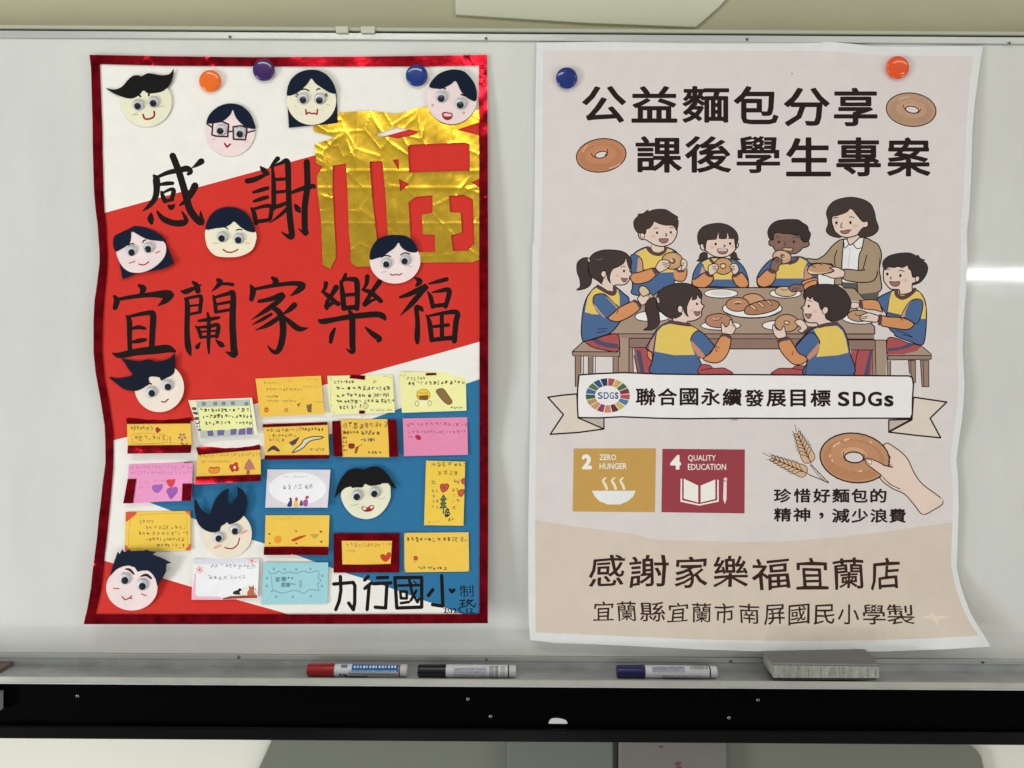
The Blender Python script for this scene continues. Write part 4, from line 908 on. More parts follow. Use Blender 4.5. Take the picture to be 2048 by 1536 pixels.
def dO(A):
    A.poly('165,158 958,158 955,632 163,635', C(112, 14, 24))
oo = card(c9, '165,158 958,158 955,632 163,635', C(112, 14, 24), None, 2.2, 1.0, name='message_card', label='yellow card framed all round in dark red foil')
oo.data.materials.clear(); oo.data.materials.append(M['redfoil'])
def dO2(A):
    A.scribble(295, 275, 850, 320, 46, 6, C(160, 130, 60), 151, jit=.0); A.scribble(300, 350, 420, 385, 40, 6, C(180, 150, 70), 152); A.blob('790,505 735,465 730,420 765,410 790,425 812,395 850,392 850,450', C(190, 66, 44)); A.line('420,325 600,322', 5, C(190, 150, 60))
A = Art(); A.T = c9; dO2(A)
sheet('yellow_inset', [c9(*p) for p in pts('262,250 868,252 850,528 560,536 270,535')], A, dL, YEL, M['card'], oo, 4.0 * MM, 0.3 * MM, 12.0)
def dP(A):
    A.scribble(1035, 205, 1740, 250, 54, 9, C(106, 84, 44), 161, jit=.0); A.scribble(1180, 560, 1340, 600, 34, 6, C(120, 96, 50), 162, jit=.0); A.scribble(1350, 560, 1520, 610, 44, 9, DK, 163, jit=.0)
    for q in ('1015,155 1050,156 1018,190', '1020,570 1045,628 1018,628', '1795,590 1795,622 1755,622'): A.poly(q, C(214, 150, 80))
    A.blob('1128,450 1150,430 1175,445 1178,475 1150,485 1130,475', C(176, 50, 44)); A.ell(1155, 462, 8, 8, C(226, 150, 90)); A.line('1142,490 1145,525', 6, C(160, 120, 50)); A.line('1130,500 1165,495', 5, C(160, 120, 50))
card(c9, '1015,155 1790,148 1797,620 1018,630', C(230, 190, 80), dP, 1.8, 0.8, label='yellow card with one top row of writing and a tiny red flower, above the date')
def dQ(A):
    c = C(126, 106, 60)
    A.scribble(1320, 150, 1730, 215, 60, 7, c, 171, gap=2.0, jit=.0); A.scribble(1400, 250, 1660, 300, 56, 7, c, 172, gap=1.6, jit=.0); A.scribble(1330, 340, 1410, 430, 80, 8, c, 173); A.scribble(1600, 350, 1680, 430, 50, 7, c, 174); A.scribble(1335, 470, 1410, 740, 46, 6, c, 175); A.scribble(1590, 460, 1660, 720, 48, 6, c, 176); A.scribble(1530, 820, 1610, 890, 34, 6, DK, 177); A.scribble(1285, 850, 1460, 880, 34, 4, C(196, 160, 70), 178)
    h = C(184, 88, 66); e = C(150, 40, 38)
    A.fo('1480,508 1455,470 1450,425 1475,408 1500,415 1530,405 1552,430 1530,480', h, 9, e); A.line('1480,430 1485,470 1500,440 1510,470', 7, e)
    A.fo('1700,562 1665,530 1668,492 1700,478 1738,480 1735,520', h, 8, e); A.fo('1745,412 1712,400 1700,370 1720,345 1746,345', h, 8, e)
    g = C(40, 70, 56); gg = C(96, 120, 80)
    for q in ('1488,540 1450,605 1525,600', '1485,595 1448,655 1520,648', '1485,640 1445,702 1525,692'): A.fo(q, gg, 9, g, False)
    A.line('1488,700 1486,765', 14, g); A.blob('1500,780 1510,730 1530,702 1555,712 1552,740 1570,765 1550,800 1515,810', C(40, 62, 62)); A.ell(1522, 765, 9, 9, YEL); A.ell(1548, 768, 8, 8, YEL); A.ell(1532, 735, 8, 8, YEL)
card(c10, '1278,128 1750,140 1728,912 1253,905', C(232, 194, 74), dQ, 2.2, 1.0, label='upright yellow card with a green tree and red hearts, beside the right foil border')
INK = 0.90
# ---------------------------------------------------------------- printed poster
def dR(x, y):
    er = interp(y, [93, 160, 260, 400, 500, 620, 740, 830, 910, 1020, 1135, 1293], [5, 8, 11, 7, 9, 6, 9, 12, 5, 9, 5, 30])
    wr = math.exp(-((x - 1950) / 90.0) ** 2)
    bo = interp(y, [80, 300, 900, 1100, 1300], [1.5, 2, 3, 6, 17])
    top = 4.0 * math.exp(-((x - 1700) / 60.0) ** 2) * math.exp(-(y - 80) / 50.0)
    fold = 2.2 * math.exp(-abs(y - 911) / 26.0) + 1.6 * math.exp(-abs(y - 497) / 26.0)
    fold += 1.2 * math.exp(-abs(y - 1135) / 30.0) * interp(x, [1300, 1700], [0, 1])
    left = 0.8 * math.exp(-abs(x - 1066) / 20.0) + 1.0 * math.exp(-abs(x - 1672 + (y - 84) * 0.12) / 14.0) * math.exp(-(y - 84) / 90.0)
    return (bo * (1 - wr) + er * wr + top + fold + left + 1.1 * math.sin(y / 70.0 + 1 + x / 230.0) * math.sin(x / 130.0)) * MM
R_left = [(1073, 85), (1071, 200), (1070, 300), (1069, 400), (1067.5, 484), (1065, 487), (1064.5, 540), (1062.5, 650), (1061, 780), (1060, 850), (1058.5, 950), (1057, 1020), (1056.5, 1080), (1056.6, 1174), (1057.5, 1244), (1060.5, 1280)]
R_bot = [(1085, 1283), (1109, 1286), (1191, 1288.6), (1284, 1293), (1401, 1299), (1530, 1303), (1634, 1304.5), (1768, 1303), (1901, 1298), (1981, 1293)]
R_right = [(1971, 1275), (1955, 1250), (1941, 1226), (1928, 1192), (1920, 1166), (1913.5, 1135), (1914.5, 1110), (1916, 1060), (1917.5, 1015), (1916.5, 960), (1913, 920), (1918, 880), (1924, 840), (1927.5, 800), (1929, 770), (1927.5, 735), (1925.5, 700), (1927, 650), (1930, 610), (1933, 570), (1935, 530), (1934.5, 500), (1934, 460), (1938, 430), (1940, 400), (1943, 330), (1945, 260), (1949, 210), (1956, 160), (1962, 116), (1966, 93)]
R_top = [(1900, 92), (1800, 93.5), (1740, 92), (1700, 87), (1660, 84), (1540, 80.5), (1400, 83), (1250, 83)]
Rout = R_left + R_bot + R_right + R_top
BG, BG2 = C(213, 204, 199), C(207, 193, 176)
PAPER = C(216, 216, 213)
LN = C(34, 22, 19); TX = C(38, 25, 21)
inner = [(1086, 101.5), (1086, 200), (1085, 300), (1084, 400), (1081, 495), (1078, 505), (1077, 600), (1075, 740), (1073, 850), (1071, 950), (1070, 1050), (1070.5, 1150), (1071.5, 1265),
         (1150, 1268), (1284, 1274), (1401, 1279), (1500, 1281), (1634, 1282), (1768, 1280), (1880, 1276), (1957, 1271), (1943, 1250), (1930, 1226), (1917, 1192), (1909, 1166), (1902.5, 1135), (1902.5, 1110), (1905, 1045), (1906, 1015),
         (1905, 960), (1901, 915), (1906, 880), (1911, 840), (1915, 800), (1917, 760), (1914, 700), (1915, 650), (1918, 600), (1921, 550), (1922, 500), (1921, 450), (1927, 400), (1930, 330), (1933, 260), (1938, 180), (1944, 135), (1947, 112),
         (1860, 111), (1780, 112), (1730, 109), (1690, 104), (1640, 102), (1500, 101.5), (1300, 101)]
A = Art()
A.poly(inner, BG)
A.poly([(1070.2, 1040), (1150, 1053), (1250, 1065), (1320, 1080), (1500, 1084), (1580, 1082), (1680, 1074), (1780, 1062), (1850, 1052), (1905, 1044)] + inner[27:18:-1] + inner[18:10:-1], BG2)
TB = 0.022
A.at(1060, 60, 480)
A.row('公益麵', [(445, 820), (865, 1257), (1300, 1700)], 478, 792, TX, TB); A.glyph('包', 1738, 478, 2120, 805, TX, TB)
A.row('課後', [(900, 1297), (1322, 1717)], 905, 1218, TX, TB)
A.glyph('學', 1762, 905, 2135, 1222, TX, 0.019)
def bagel(cx, cy, rx, ry, rot, fill, hx, hy, hrx, hry, hrot, w, tilt=0):
    A.ell(cx, cy, rx + w / 2, ry + w / 2, LN, rot, 40); A.ell(cx, cy, rx - w / 2, ry - w / 2, C(*fill), rot, 40)
    A.ell(cx - rx * .02, cy + ry * .1, rx * .86, ry * .78, C(*[min(255, c * 0.955) for c in fill]), rot, 36)
    A.ell(cx, cy - ry * .05, rx * .62, ry * .55, C(*[min(255, c * 1.02) for c in fill]), rot, 36)
    A.ell(hx, hy - hry * .75, hrx * 1.3, hry * 1.25, C(*[min(255, c * 1.09) for c in fill]), hrot)
    A.ell(hx, hy, hrx + w, hry + w, LN, hrot); A.ell(hx, hy, hrx, hry, BG, hrot)
bagel(608, 1070, 213, 142, -8, (186, 128, 92), 607, 1064, 48, 23, -14, 9)
A.line('522,1052 535,1075 560,1088', 7, LN); A.line('660,1018 662,1045 640,1070', 7, LN)
A.line('450,1040 465,1010 490,985', 11, C(214, 166, 130)); A.line('680,1180 730,1165 770,1140', 12, C(206, 158, 124))
A.at(1520, 60, 480)
A.row('分享', [(203, 595), (630, 1003)], 492, 822, TX, TB); A.row('生專案', [(222, 606), (650, 1033), (1083, 1455)], 915, 1250, TX, TB)
bagel(1290, 680, 213, 142, 6, (182, 144, 116), 1298, 680, 52, 24, 10, 9)
A.line('1224,640 1230,665 1250,690', 7, LN); A.line('1340,710 1362,695 1370,675', 7, LN); A.line('1190,592 1230,578 1270,572', 9, C(208, 178, 150))
r_ = random.Random(5)
for _ in range(26): A.ell(1290 + r_.uniform(-170, 170), 680 + r_.choice((-1, 1)) * r_.uniform(50, 105), 4, 3, C(140, 104, 80), n=6)
A.blob('268,370 274,366 279,376 272,378', C(90, 70, 60))

A.k = 1.3
HAIR, SK, SK2 = C(66, 54, 49), C(222, 198, 182), C(132, 102, 90)
BL, YE, OR, CO, RP, NV, WD, WD2, WD3 = C(76, 102, 142), C(222, 192, 98), C(208, 142, 94), C(90, 64, 68), C(168, 80, 82), C(78, 76, 100), C(166, 143, 124), C(152, 126, 110), C(142, 114, 102)
PL, BAG, BAG2, CARD, SHIRT, MTH = C(230, 228, 222), C(196, 150, 108), C(176, 124, 92), C(165, 142, 116), C(226, 225, 221), C(152, 108, 104)
CHK = C(216, 182, 164)
# --- boy at the upper left, behind the table
A.at(1140, 390, 260); w = 13
A.fo('950,1000 1000,930 1080,870 1200,820 1300,840 1480,820 1600,850 1700,930 1700,1100 1640,1400 1640,1560 1300,1600 980,1560 985,1420', BL, w, LN)
A.poly('1030,925 1100,880 1215,830 1300,870 1420,880 1500,835 1610,870 1640,1000 1640,1215 1390,1225 1150,1165 1130,1010 1085,950', YE)
A.poly('1075,965 1130,1010 1145,1080 1150,1190 1050,1225', C(196, 152, 124)); A.line('1075,960 1125,1010 1145,1080 1152,1180', 12, LN)
A.line('1225,830 1260,880 1330,925 1420,930 1490,880 1500,835', 44, CO); A.poly('1275,780 1480,780 1480,870 1400,905 1330,890 1280,850', SK); A.line('1280,790 1275,840 1300,875', 9, LN)
A.blob('1640,1200 1740,1180 1840,1180 1838,1260 1800,1340 1740,1360 1680,1350 1645,1300', OR); A.line('1840,1160 1842,1250 1800,1345 1730,1360 1655,1345', w, LN)
A.fo('1080,610 1110,590 1180,610 1200,540 1250,440 1340,400 1500,430 1660,470 1690,560 1670,660 1600,760 1480,808 1370,800 1280,760 1190,705 1120,700 1085,660', SK, w, LN)
A.fo('1005,480 1010,400 1070,330 1080,300 1150,290 1230,235 1240,260 1340,228 1500,228 1610,290 1705,350 1690,360 1708,420 1700,500 1680,560 1650,510 1610,480 1500,475 1400,450 1330,420 1300,470 1250,525 1200,540 1190,600 1100,600 1070,600 1030,550', HAIR, 8, LN)
A.eo(1140, 640, 34, 42, SK, 9, LN, -20); A.ell(1372, 594, 17, 23, LN); A.ell(1588, 588, 17, 21, LN); A.line('1325,535 1350,518 1392,525', 9, C(90, 66, 56)); A.line('1570,520 1600,512 1630,520', 9, C(90, 66, 56))
A.line('1505,605 1525,632 1508,650', 12, LN); A.fo('1400,695 1470,690 1545,692 1530,740 1480,758 1430,745', MTH, 9, C(84, 54, 50)); A.ell(1310, 650, 40, 26, CHK); A.ell(1620, 640, 26, 22, CHK)
A.eo(1610, 1035, 165, 135, BAG, 12, LN); A.ell(1600, 1020, 120, 90, C(202, 160, 122)); A.eo(1618, 1040, 40, 38, C(150, 110, 84), 10, LN); A.ell(1600, 1030, 20, 28, C(224, 196, 160))
A.fo('945,1290 960,1240 1080,1220 1200,1180 1330,1150 1395,1220 1330,1290 1240,1360 1080,1400 990,1380', OR, w, LN); A.poly('1285,1160 1335,1150 1395,1215 1340,1265', CO)
A.fo('1350,1140 1400,1050 1450,1020 1540,1030 1575,1090 1560,1140 1480,1190 1420,1215 1385,1200', SK, 11, LN); A.lines('1450,1070 1550,1075;1465,1100 1560,1105;1490,1130 1550,1138', 8, LN)
A.fo('1740,1060 1780,1005 1830,1040 1845,1110 1800,1175 1750,1180 1760,1120', SK, 11, LN); A.lines('1755,1060 1800,1080;1745,1095 1795,1110', 8, LN); A.line('1690,1180 1720,1205 1790,1195', 26, CO)
# --- ponytail girl far left
A.fo('105,1140 120,1060 200,995 300,995 330,1080 345,1250 330,1400 250,1470 130,1500 110,1485 160,1440 150,1320 115,1230', HAIR, 9, LN)
A.fo('290,1100 310,1000 380,920 520,870 700,870 850,900 940,980 970,1060 940,1180 975,1245 940,1290 930,1350 850,1415 700,1425 660,1540 500,1400 420,1340 330,1280 290,1190', SK, w, LN)
A.fo('290,1100 310,1000 380,920 520,872 700,872 850,900 940,980 975,1060 955,1130 930,1150 900,1060 880,990 850,1070 760,1130 680,1165 640,1230 625,1320 640,1390 590,1320 575,1210 530,1190 490,1220 495,1280 520,1310 500,1380 400,1330 320,1260', HAIR, 8, LN)
A.eo(530, 1245, 40, 50, SK, 9, LN); A.ell(851, 1198, 17, 22, LN); A.line('800,1140 835,1122 870,1128', 9, C(80, 60, 54)); A.fo('808,1308 860,1318 905,1315 885,1360 840,1368', MTH, 9, C(84, 54, 50)); A.ell(750, 1270, 36, 24, CHK); A.line('520,1310 560,1320', 8, LN)
A.line('400,1010 460,1020 520,1005', 8, C(110, 98, 90)); A.line('290,1010 300,1040', 18, C(205, 186, 172))
# --- girl with two bunches
A.at(1370, 390, 260)
A.fo('185,1035 215,1010 240,930 300,900 350,920 350,1000 320,1040 220,1045', HAIR, 8, LN); A.fo('710,960 740,900 800,910 830,990 868,1018 800,1020 740,1000', HAIR, 8, LN)
A.fo('115,1330 130,1240 180,1130 240,1060 330,1010 450,980 600,1000 760,1010 850,1060 930,1150 985,1280 1000,1380 980,1460 800,1460 350,1440 180,1460 110,1420', BL, w, LN)
A.poly('262,1065 390,1000 600,1000 760,1060 780,1200 740,1330 440,1330 450,1240 320,1180 290,1090', YE); A.poly('270,1120 320,1215 235,1240', C(200, 156, 124))
A.line('395,1005 420,1040 450,1075', 34, CO)
A.fo('240,800 250,770 330,760 350,690 600,670 780,670 790,740 830,750 840,800 800,850 770,890 700,950 600,980 470,970 380,920 330,880 280,870 245,840', SK, w, LN)
A.fo('200,620 240,540 320,480 480,445 620,455 740,510 820,600 840,700 820,750 800,860 780,720 770,685 690,675 665,590 660,680 530,680 525,590 500,690 380,705 345,720 330,780 320,880 300,830 280,770 240,770 225,790 200,720', HAIR, 8, LN)
A.poly('500,690 528,590 530,685', SK); A.poly('662,680 668,590 690,676', SK)
A.ell(483, 772, 18, 22, LN); A.ell(712, 765, 18, 22, LN); A.line('610,785 635,800 612,820', 11, LN); A.fo('512,852 600,856 670,855 655,910 600,932 530,910', MTH, 9, C(84, 54, 50)); A.poly('520,858 662,858 655,876 524,876', PL); A.ell(430, 825, 40, 26, CHK); A.ell(740, 815, 24, 22, CHK); A.lines('430,700 470,690 500,692;680,692 710,685 745,694', 9, C(84, 66, 60))
A.eo(602, 1120, 150, 130, BAG, 12, LN); A.eo(600, 1118, 46, 38, C(232, 200, 140), 12, LN)
for (dx, dy) in ((-80, -60), (-40, -90), (30, -95), (-20, 75), (20, 80), (40, 70)): A.ell(600 + dx, 1115 + dy, 5, 5, C(130, 95, 70), n=6)
A.fo('115,1330 170,1320 320,1220 440,1270 440,1340 380,1420 280,1465 160,1440 115,1400', OR, w, LN); A.fo('745,1270 880,1220 960,1300 1000,1390 970,1450 900,1466 820,1430 770,1360', OR, w, LN)
A.line('325,1222 370,1265 425,1275', 34, CO); A.line('755,1275 800,1270 860,1228', 34, CO)
A.fo('365,1190 370,1120 430,1085 500,1090 525,1130 510,1190 460,1240 410,1262 380,1240', SK, 11, LN); A.lines('430,1125 495,1125;440,1155 500,1155;455,1180 500,1180', 8, LN)
A.fo('705,1130 730,1090 800,1080 840,1130 845,1200 790,1250 750,1235 735,1180', SK, 11, LN); A.lines('725,1120 785,1130;722,1148 780,1160;735,1172 780,1185', 8, LN)
# --- curly boy
A.fo('1130,1340 1150,1260 1210,1160 1300,1060 1400,1000 1600,990 1780,970 1900,1000 1990,1090 2060,1200 2060,1330 1990,1400 1900,1440 1300,1440 1160,1440', BL, w, LN)
A.poly('1450,1170 1500,1100 1650,1090 1740,1020 1790,975 1930,1050 1880,1150 1865,1230 1870,1315 1430,1315', YE); A.poly('1890,1150 1920,1110 2000,1240 1990,1330 1880,1345', C(200, 148, 116))
A.line('1780,980 1740,1040 1650,1075', 40, CO)
A.fo('1320,740 1340,710 1390,700 1400,610 1500,590 1700,620 1800,660 1870,740 1900,720 1950,740 1955,790 1900,825 1860,830 1800,890 1700,930 1500,900 1430,880 1380,810 1330,790', SK2, w, LN)
A.fo('1302,580 1330,500 1400,430 1500,395 1650,383 1780,390 1850,435 1930,490 1950,560 1980,610 1960,700 1930,740 1880,740 1850,700 1800,640 1700,615 1560,610 1440,590 1400,620 1390,690 1340,700 1310,640', C(58, 48, 46), 8, LN)
A.ell(1478, 740, 18, 23, C(60, 30, 28)); A.ell(1714, 738, 18, 23, C(60, 30, 28)); A.line('1580,748 1568,775 1585,788', 10, C(70, 40, 36)); A.lines('1435,675 1460,660 1495,666;1700,672 1730,666 1765,680', 9, C(86, 60, 52)); A.ell(1480, 800, 34, 24, C(150, 104, 96)); A.ell(1770, 800, 34, 24, C(150, 104, 96))
A.fo('1540,832 1695,835 1690,885 1545,880', C(196, 170, 140), 9, C(60, 36, 32), False)
A.eo(1530, 975, 150, 105, C(200, 158, 126), 12, LN, 12); A.ell(1525, 955, 110, 62, C(208, 172, 144), 12); A.eo(1535, 960, 30, 28, C(110, 70, 56), 6, LN); A.ell(1545, 966, 13, 12, C(214, 180, 140))
A.fo('1345,1140 1360,1080 1400,1000 1450,975 1490,1000 1530,1020 1520,1080 1480,1120 1460,1190 1400,1205 1345,1170', SK2, 11, LN); A.lines('1390,1030 1440,985;1415,1050 1465,1010;1440,1070 1500,1030', 8, LN)
A.fo('1135,1320 1170,1290 1310,1170 1420,1210 1430,1290 1390,1380 1330,1430 1230,1450 1150,1410', OR, w, LN); A.line('1315,1175 1370,1215 1425,1215', 34, CO)
A.fo('1840,1370 1960,1320 2080,1310 2080,1420 1900,1470 1860,1420', OR, w, LN)
# --- table
A.at(1370, 560, 260)
A.fo([(-330, 120), (2370, 118), (2990, 740), (2990, 850), (-1200, 850), (-1200, 740)], WD, 13, LN, False)
A.poly([(-1190, 846), (2980, 846), (2980, 925), (-1190, 925)], WD2); A.line([(-1190, 848), (2980, 852)], 10, LN); A.line([(-1180, 925), (2980, 930)], 11, LN)
A.poly([(-300, 932), (2500, 932), (2500, 1085), (-300, 1085)], WD3); A.line([(-300, 1086), (2500, 1086)], 12, LN)
A.line([(-340, 120), (2370, 116)], 12, LN)
# --- the adult: cardigan, blouse
A.at(1600, 380, 280)
A.fo('100,1005 230,1015 300,990 380,930 460,830 540,760 630,720 940,700 1060,750 1140,800 1185,900 1190,1000 1160,1160 1180,1300 1170,1480 860,1530 800,1440 610,1390 500,1380 510,1290 480,1100 380,1080 250,1070 150,1075', CARD, w, LN)
A.poly('270,1240 510,1290 500,1380 270,1385', SHIRT); A.line('255,1240 270,1390', 12, LN); A.line('510,1290 500,1400', 12, LN)
A.poly('640,730 930,700 905,860 860,960 850,1165 620,1160 630,900', SHIRT); A.poly('620,1310 830,1335 830,1360 620,1345', SHIRT); A.poly('620,1348 832,1358 832,1470 620,1430', C(92, 88, 82))
A.line('640,725 625,900 608,1155 615,1400', 12, LN); A.line('935,705 905,860 865,960 850,1165', 12, LN); A.line('835,1350 845,1500', 11, LN); A.line('733,850 730,940 708,1040 705,1150', 4, C(140, 132, 126))
A.poly('690,690 870,650 850,740 735,800', SK); A.line('645,770 650,850 715,800 735,808 775,790 830,855 900,845', 10, LN); A.line('690,715 735,808 870,695', 12, LN)
A.fo('465,400 600,330 740,270 830,360 920,460 980,450 1000,500 975,545 920,555 860,640 760,685 640,690 540,640 490,560', SK, w, LN)
A.fo('385,340 420,240 520,150 720,105 900,130 1030,200 1090,320 1110,430 1148,540 1130,610 1050,670 940,692 870,680 850,640 900,570 940,555 985,540 1000,490 980,460 920,460 850,370 780,300 738,268 680,325 560,370 460,400 470,500 500,590 600,685 540,695 430,660 382,590 410,500 405,430', HAIR, 8, LN)
A.ell(533, 480, 18, 24, LN); A.ell(738, 477, 18, 24, LN); A.line('612,482 595,540 620,550', 10, LN); A.fo('590,600 640,596 728,582 715,620 670,638 620,635', MTH, 9, C(84, 54, 50)); A.lines('485,415 520,402 555,408;720,398 755,392 790,408', 10, C(96, 72, 62)); A.ell(810, 525, 46, 26, CHK); A.ell(520, 530, 26, 20, CHK); A.line('740,575 755,600', 6, LN)
A.lines('540,880 505,1000 515,1120;975,955 950,1060 920,1160;945,1165 985,1200', 11, LN); A.line('1165,1000 1160,1160', 8, LN)
A.fo('620,1165 860,1175 960,1170 1110,1180 1130,1230 1080,1320 980,1350 800,1345 640,1300', CARD, w, LN); A.poly('950,1140 1120,1100 1120,1230 1000,1220 960,1200', CARD)
A.fo('105,1170 160,1100 280,1072 400,1080 500,1130 480,1190 380,1215 250,1235 150,1230', C(190, 148, 114), 12, LN); A.blob('115,1180 250,1210 400,1200 470,1185 380,1212 250,1228 150,1222', C(222, 196, 162)); A.lines('165,1105 225,1130;280,1075 330,1100;360,1076 400,1090', 8, LN)
A.fo('440,1135 540,1130 640,1180 655,1220 625,1275 480,1290 400,1260 320,1235 440,1210 500,1180 450,1150', SK, 11, LN)
A.at(1600, 560, 280)
A.poly('640,125 780,125 930,280 860,315 740,300', CARD); A.line('640,118 780,122 830,155 930,280', 10, LN); A.poly('880,205 1160,175 1130,300 940,290', C(92, 88, 82))
# --- boy at the right end
A.fo('1140,260 1330,165 1400,145 1640,130 1740,170 1800,240 1840,360 1850,560 1830,840 1780,950 1600,900 1400,820 1380,780 1300,700 1260,500 1190,400 1140,320', BL, w, LN)
A.poly('1340,175 1400,150 1660,130 1760,190 1810,280 1840,400 1840,565 1770,570 1790,380 1720,280 1640,300 1560,380 1480,510 1280,480 1300,320', YE); A.poly('1640,300 1560,370 1470,540 1530,545', C(196, 150, 120)); A.line('1640,290 1560,370 1465,545', 9, LN)
A.blob('1545,560 1560,420 1640,290 1720,275 1790,310 1795,400 1750,560 1690,640', BL); A.line('1640,300 1720,275 1790,310 1795,420 1750,570 1690,640 1520,545', 10, LN); A.poly('1280,465 1460,505 1440,535 1275,505', C(72, 84, 112)); A.line('1300,300 1275,480 1270,510', 9, LN)
A.line('1410,160 1420,220 1500,262 1600,215 1680,140', 46, CO)
A.fo('910,300 1130,300 1190,420 1210,470 1100,440 960,425 900,400', OR, 11, LN); A.line('885,310 900,400', 40, CO); A.fo('750,330 850,335 865,370 850,405 750,410', SK, 9, LN)
A.eo(860, 560, 255, 84, PL, 11, LN, 3); A.eo(860, 525, 165, 82, C(184, 144, 110), 11, LN, 4); A.line('805,490 830,520 900,515', 8, LN)
A.fo('1190,530 1300,540 1480,550 1600,590 1665,640 1640,690 1560,725 1400,710 1240,680 1185,655', OR, w, LN); A.line('1175,525 1165,640', 44, CO)
A.fo('875,540 920,505 1000,480 1080,500 1150,530 1130,610 1050,612 900,590', SK, 11, LN); A.lines('890,548 990,530;895,570 980,555', 8, LN); A.lines('1460,545 1500,590 ;1400,735 1500,765 1640,830;1500,800 1640,835', 8, LN)
A.at(1600, 380, 280)
A.fo('1230,1150 1300,1120 1450,1100 1600,1110 1650,1270 1700,1260 1750,1280 1745,1320 1690,1350 1640,1400 1640,1480 1560,1520 1460,1520 1450,1460 1330,1450 1260,1380 1220,1300', SK, w, LN)
A.fo('1208,1070 1230,1020 1310,960 1450,925 1600,920 1700,960 1730,955 1760,1000 1830,1025 1800,1035 1850,1080 1870,1150 1840,1250 1760,1350 1650,1390 1650,1360 1720,1340 1755,1290 1730,1255 1660,1270 1640,1200 1590,1150 1570,1105 1500,1135 1430,1120 1380,1135 1290,1130 1240,1170 1215,1130', C(56, 49, 47), 8, LN)
A.ell(1278, 1230, 18, 23, LN); A.ell(1468, 1252, 18, 22, LN); A.line('1335,1270 1320,1290 1335,1305', 10, LN); A.fo('1312,1340 1390,1345 1460,1340 1440,1395 1390,1408 1340,1390', MTH, 9, C(84, 54, 50)); A.lines('1265,1165 1290,1155 1315,1162;1450,1185 1490,1175 1525,1195', 10, C(84, 62, 54)); A.ell(1540, 1320, 40, 28, CHK); A.eo(1715, 1300, 30, 42, SK, 8, LN, 20)
# --- food and plates on the table
A.at(1370, 560, 260)
A.eo(566, 212, 266, 72, PL, 12, LN); A.ell(560, 208, 170, 44, C(210, 208, 200)); A.eo(1582, 212, 250, 74, PL, 12, LN); A.eo(1585, 182, 170, 80, C(206, 176, 138), 12, LN, 3); A.line('1510,140 1550,160 1610,155', 8, LN)
A.eo(1060, 450, 470, 150, PL, 13, LN); A.line('620,500 800,570 1060,592 1320,570 1500,490', 9, LN)
A.fo('915,280 990,225 1090,215 1180,240 1250,310 1200,400 1000,400', C(198, 152, 116), 12, LN); A.eo(828, 385, 182, 110, C(184, 134, 102), 12, LN); A.lines('790,375 870,375', 12, LN); A.line('770,360 830,340 885,350', 12, C(222, 184, 140))
A.fo('935,500 960,430 1060,370 1200,330 1360,315 1470,350 1480,410 1420,470 1280,520 1100,548 980,540', C(172, 122, 94), 12, LN)
for q in ('1020,400 1060,395 1120,450 1125,480 1070,450', '1140,355 1180,350 1250,410 1250,440 1190,400', '1280,325 1320,325 1370,380 1370,405 1320,365'): A.fo(q, C(228, 192, 150), 8, LN)
A.eo(562, 718, 315, 72, PL, 12, LN); A.eo(530, 640, 212, 112, C(178, 128, 104), 12, LN); A.blob('435,590 500,612 580,590 560,620 500,640 455,625', C(214, 172, 128)); A.line('460,630 530,630 580,590', 9, LN)
A.eo(1500, 715, 285, 80, PL, 12, LN); A.eo(1600, 680, 185, 138, C(190, 146, 112), 12, LN); A.eo(1602, 672, 42, 26, C(232, 204, 176), 11, LN, 8)
# dark hand on the roll of the far plate
A.fo('1628,130 1680,80 1760,68 1860,80 1890,130 1870,170 1760,180 1700,190 1650,160', SK2, 10, LN); A.lines('1690,170 1740,110;1735,180 1780,120', 7, LN); A.fo('1880,70 2060,0 2060,90 1900,150', OR, 11, LN)
# --- girl in front, left
A.at(1130, 560, 280)
A.poly('780,845 940,845 935,1370 780,1370', WD); A.line('778,845 778,1370', 11, LN); A.line('938,850 935,1370', 11, LN); A.poly('942,850 1250,850 1200,985 945,985', WD3); A.line('942,988 1200,988', 10, LN); A.line('940,852 1250,852', 10, LN); A.poly('945,990 990,990 1000,1360 940,1360', WD2); A.line('990,990 1000,1360', 9, LN)
A.poly('1005,995 1200,995 1290,1000 1290,1370 1090,1370', RP); A.poly('1040,1020 1110,1040 1165,1370 1110,1370 1060,1150', NV); A.poly('1005,1010 1040,1080 1105,1370 1060,1370', C(142, 92, 92)); A.line('1010,1100 1065,1370', 11, LN)
# seated girl's body on the left stool
A.fo('105,1050 260,905 420,900 800,980 800,1120 115,1108', WD, 11, LN, False); A.poly('115,1050 780,1050 780,1118 118,1105', WD2); A.line('120,1048 780,1052', 10, LN)
A.poly('150,1118 235,1118 235,1340 195,1400 180,1560 150,1560', WD2); A.line('148,1112 150,1560', 10, LN); A.line('235,1118 232,1370', 10, LN); A.line('270,1118 268,1370', 9, LN); A.poly('345,1125 415,1125 415,1370 345,1370', WD3); A.line('340,1125 342,1370', 8, LN); A.line('412,1125 410,1370', 8, LN); A.line('445,1125 442,1370', 8, LN); A.poly('700,1130 775,1130 775,1370 700,1370', WD2); A.line('702,1130 702,1370', 9, LN)
A.fo('300,900 420,870 600,810 775,800 775,1040 560,1020 400,980', RP, 11, LN); A.poly('400,885 480,860 560,910 775,935 775,1000 600,985 470,940', NV)
A.fo('260,890 238,760 255,500 300,300 380,170 480,90 620,150 700,170 720,90 850,190 940,300 830,560 800,620 670,770 480,840 290,895', BL, w, LN)
A.poly('290,470 330,260 400,150 475,100 600,180 700,200 770,130 800,240 800,390 700,350 560,210 440,220 410,300 440,430 500,505 400,500', YE); A.line('480,95 600,165 690,205 730,170 715,100', 44, CO)
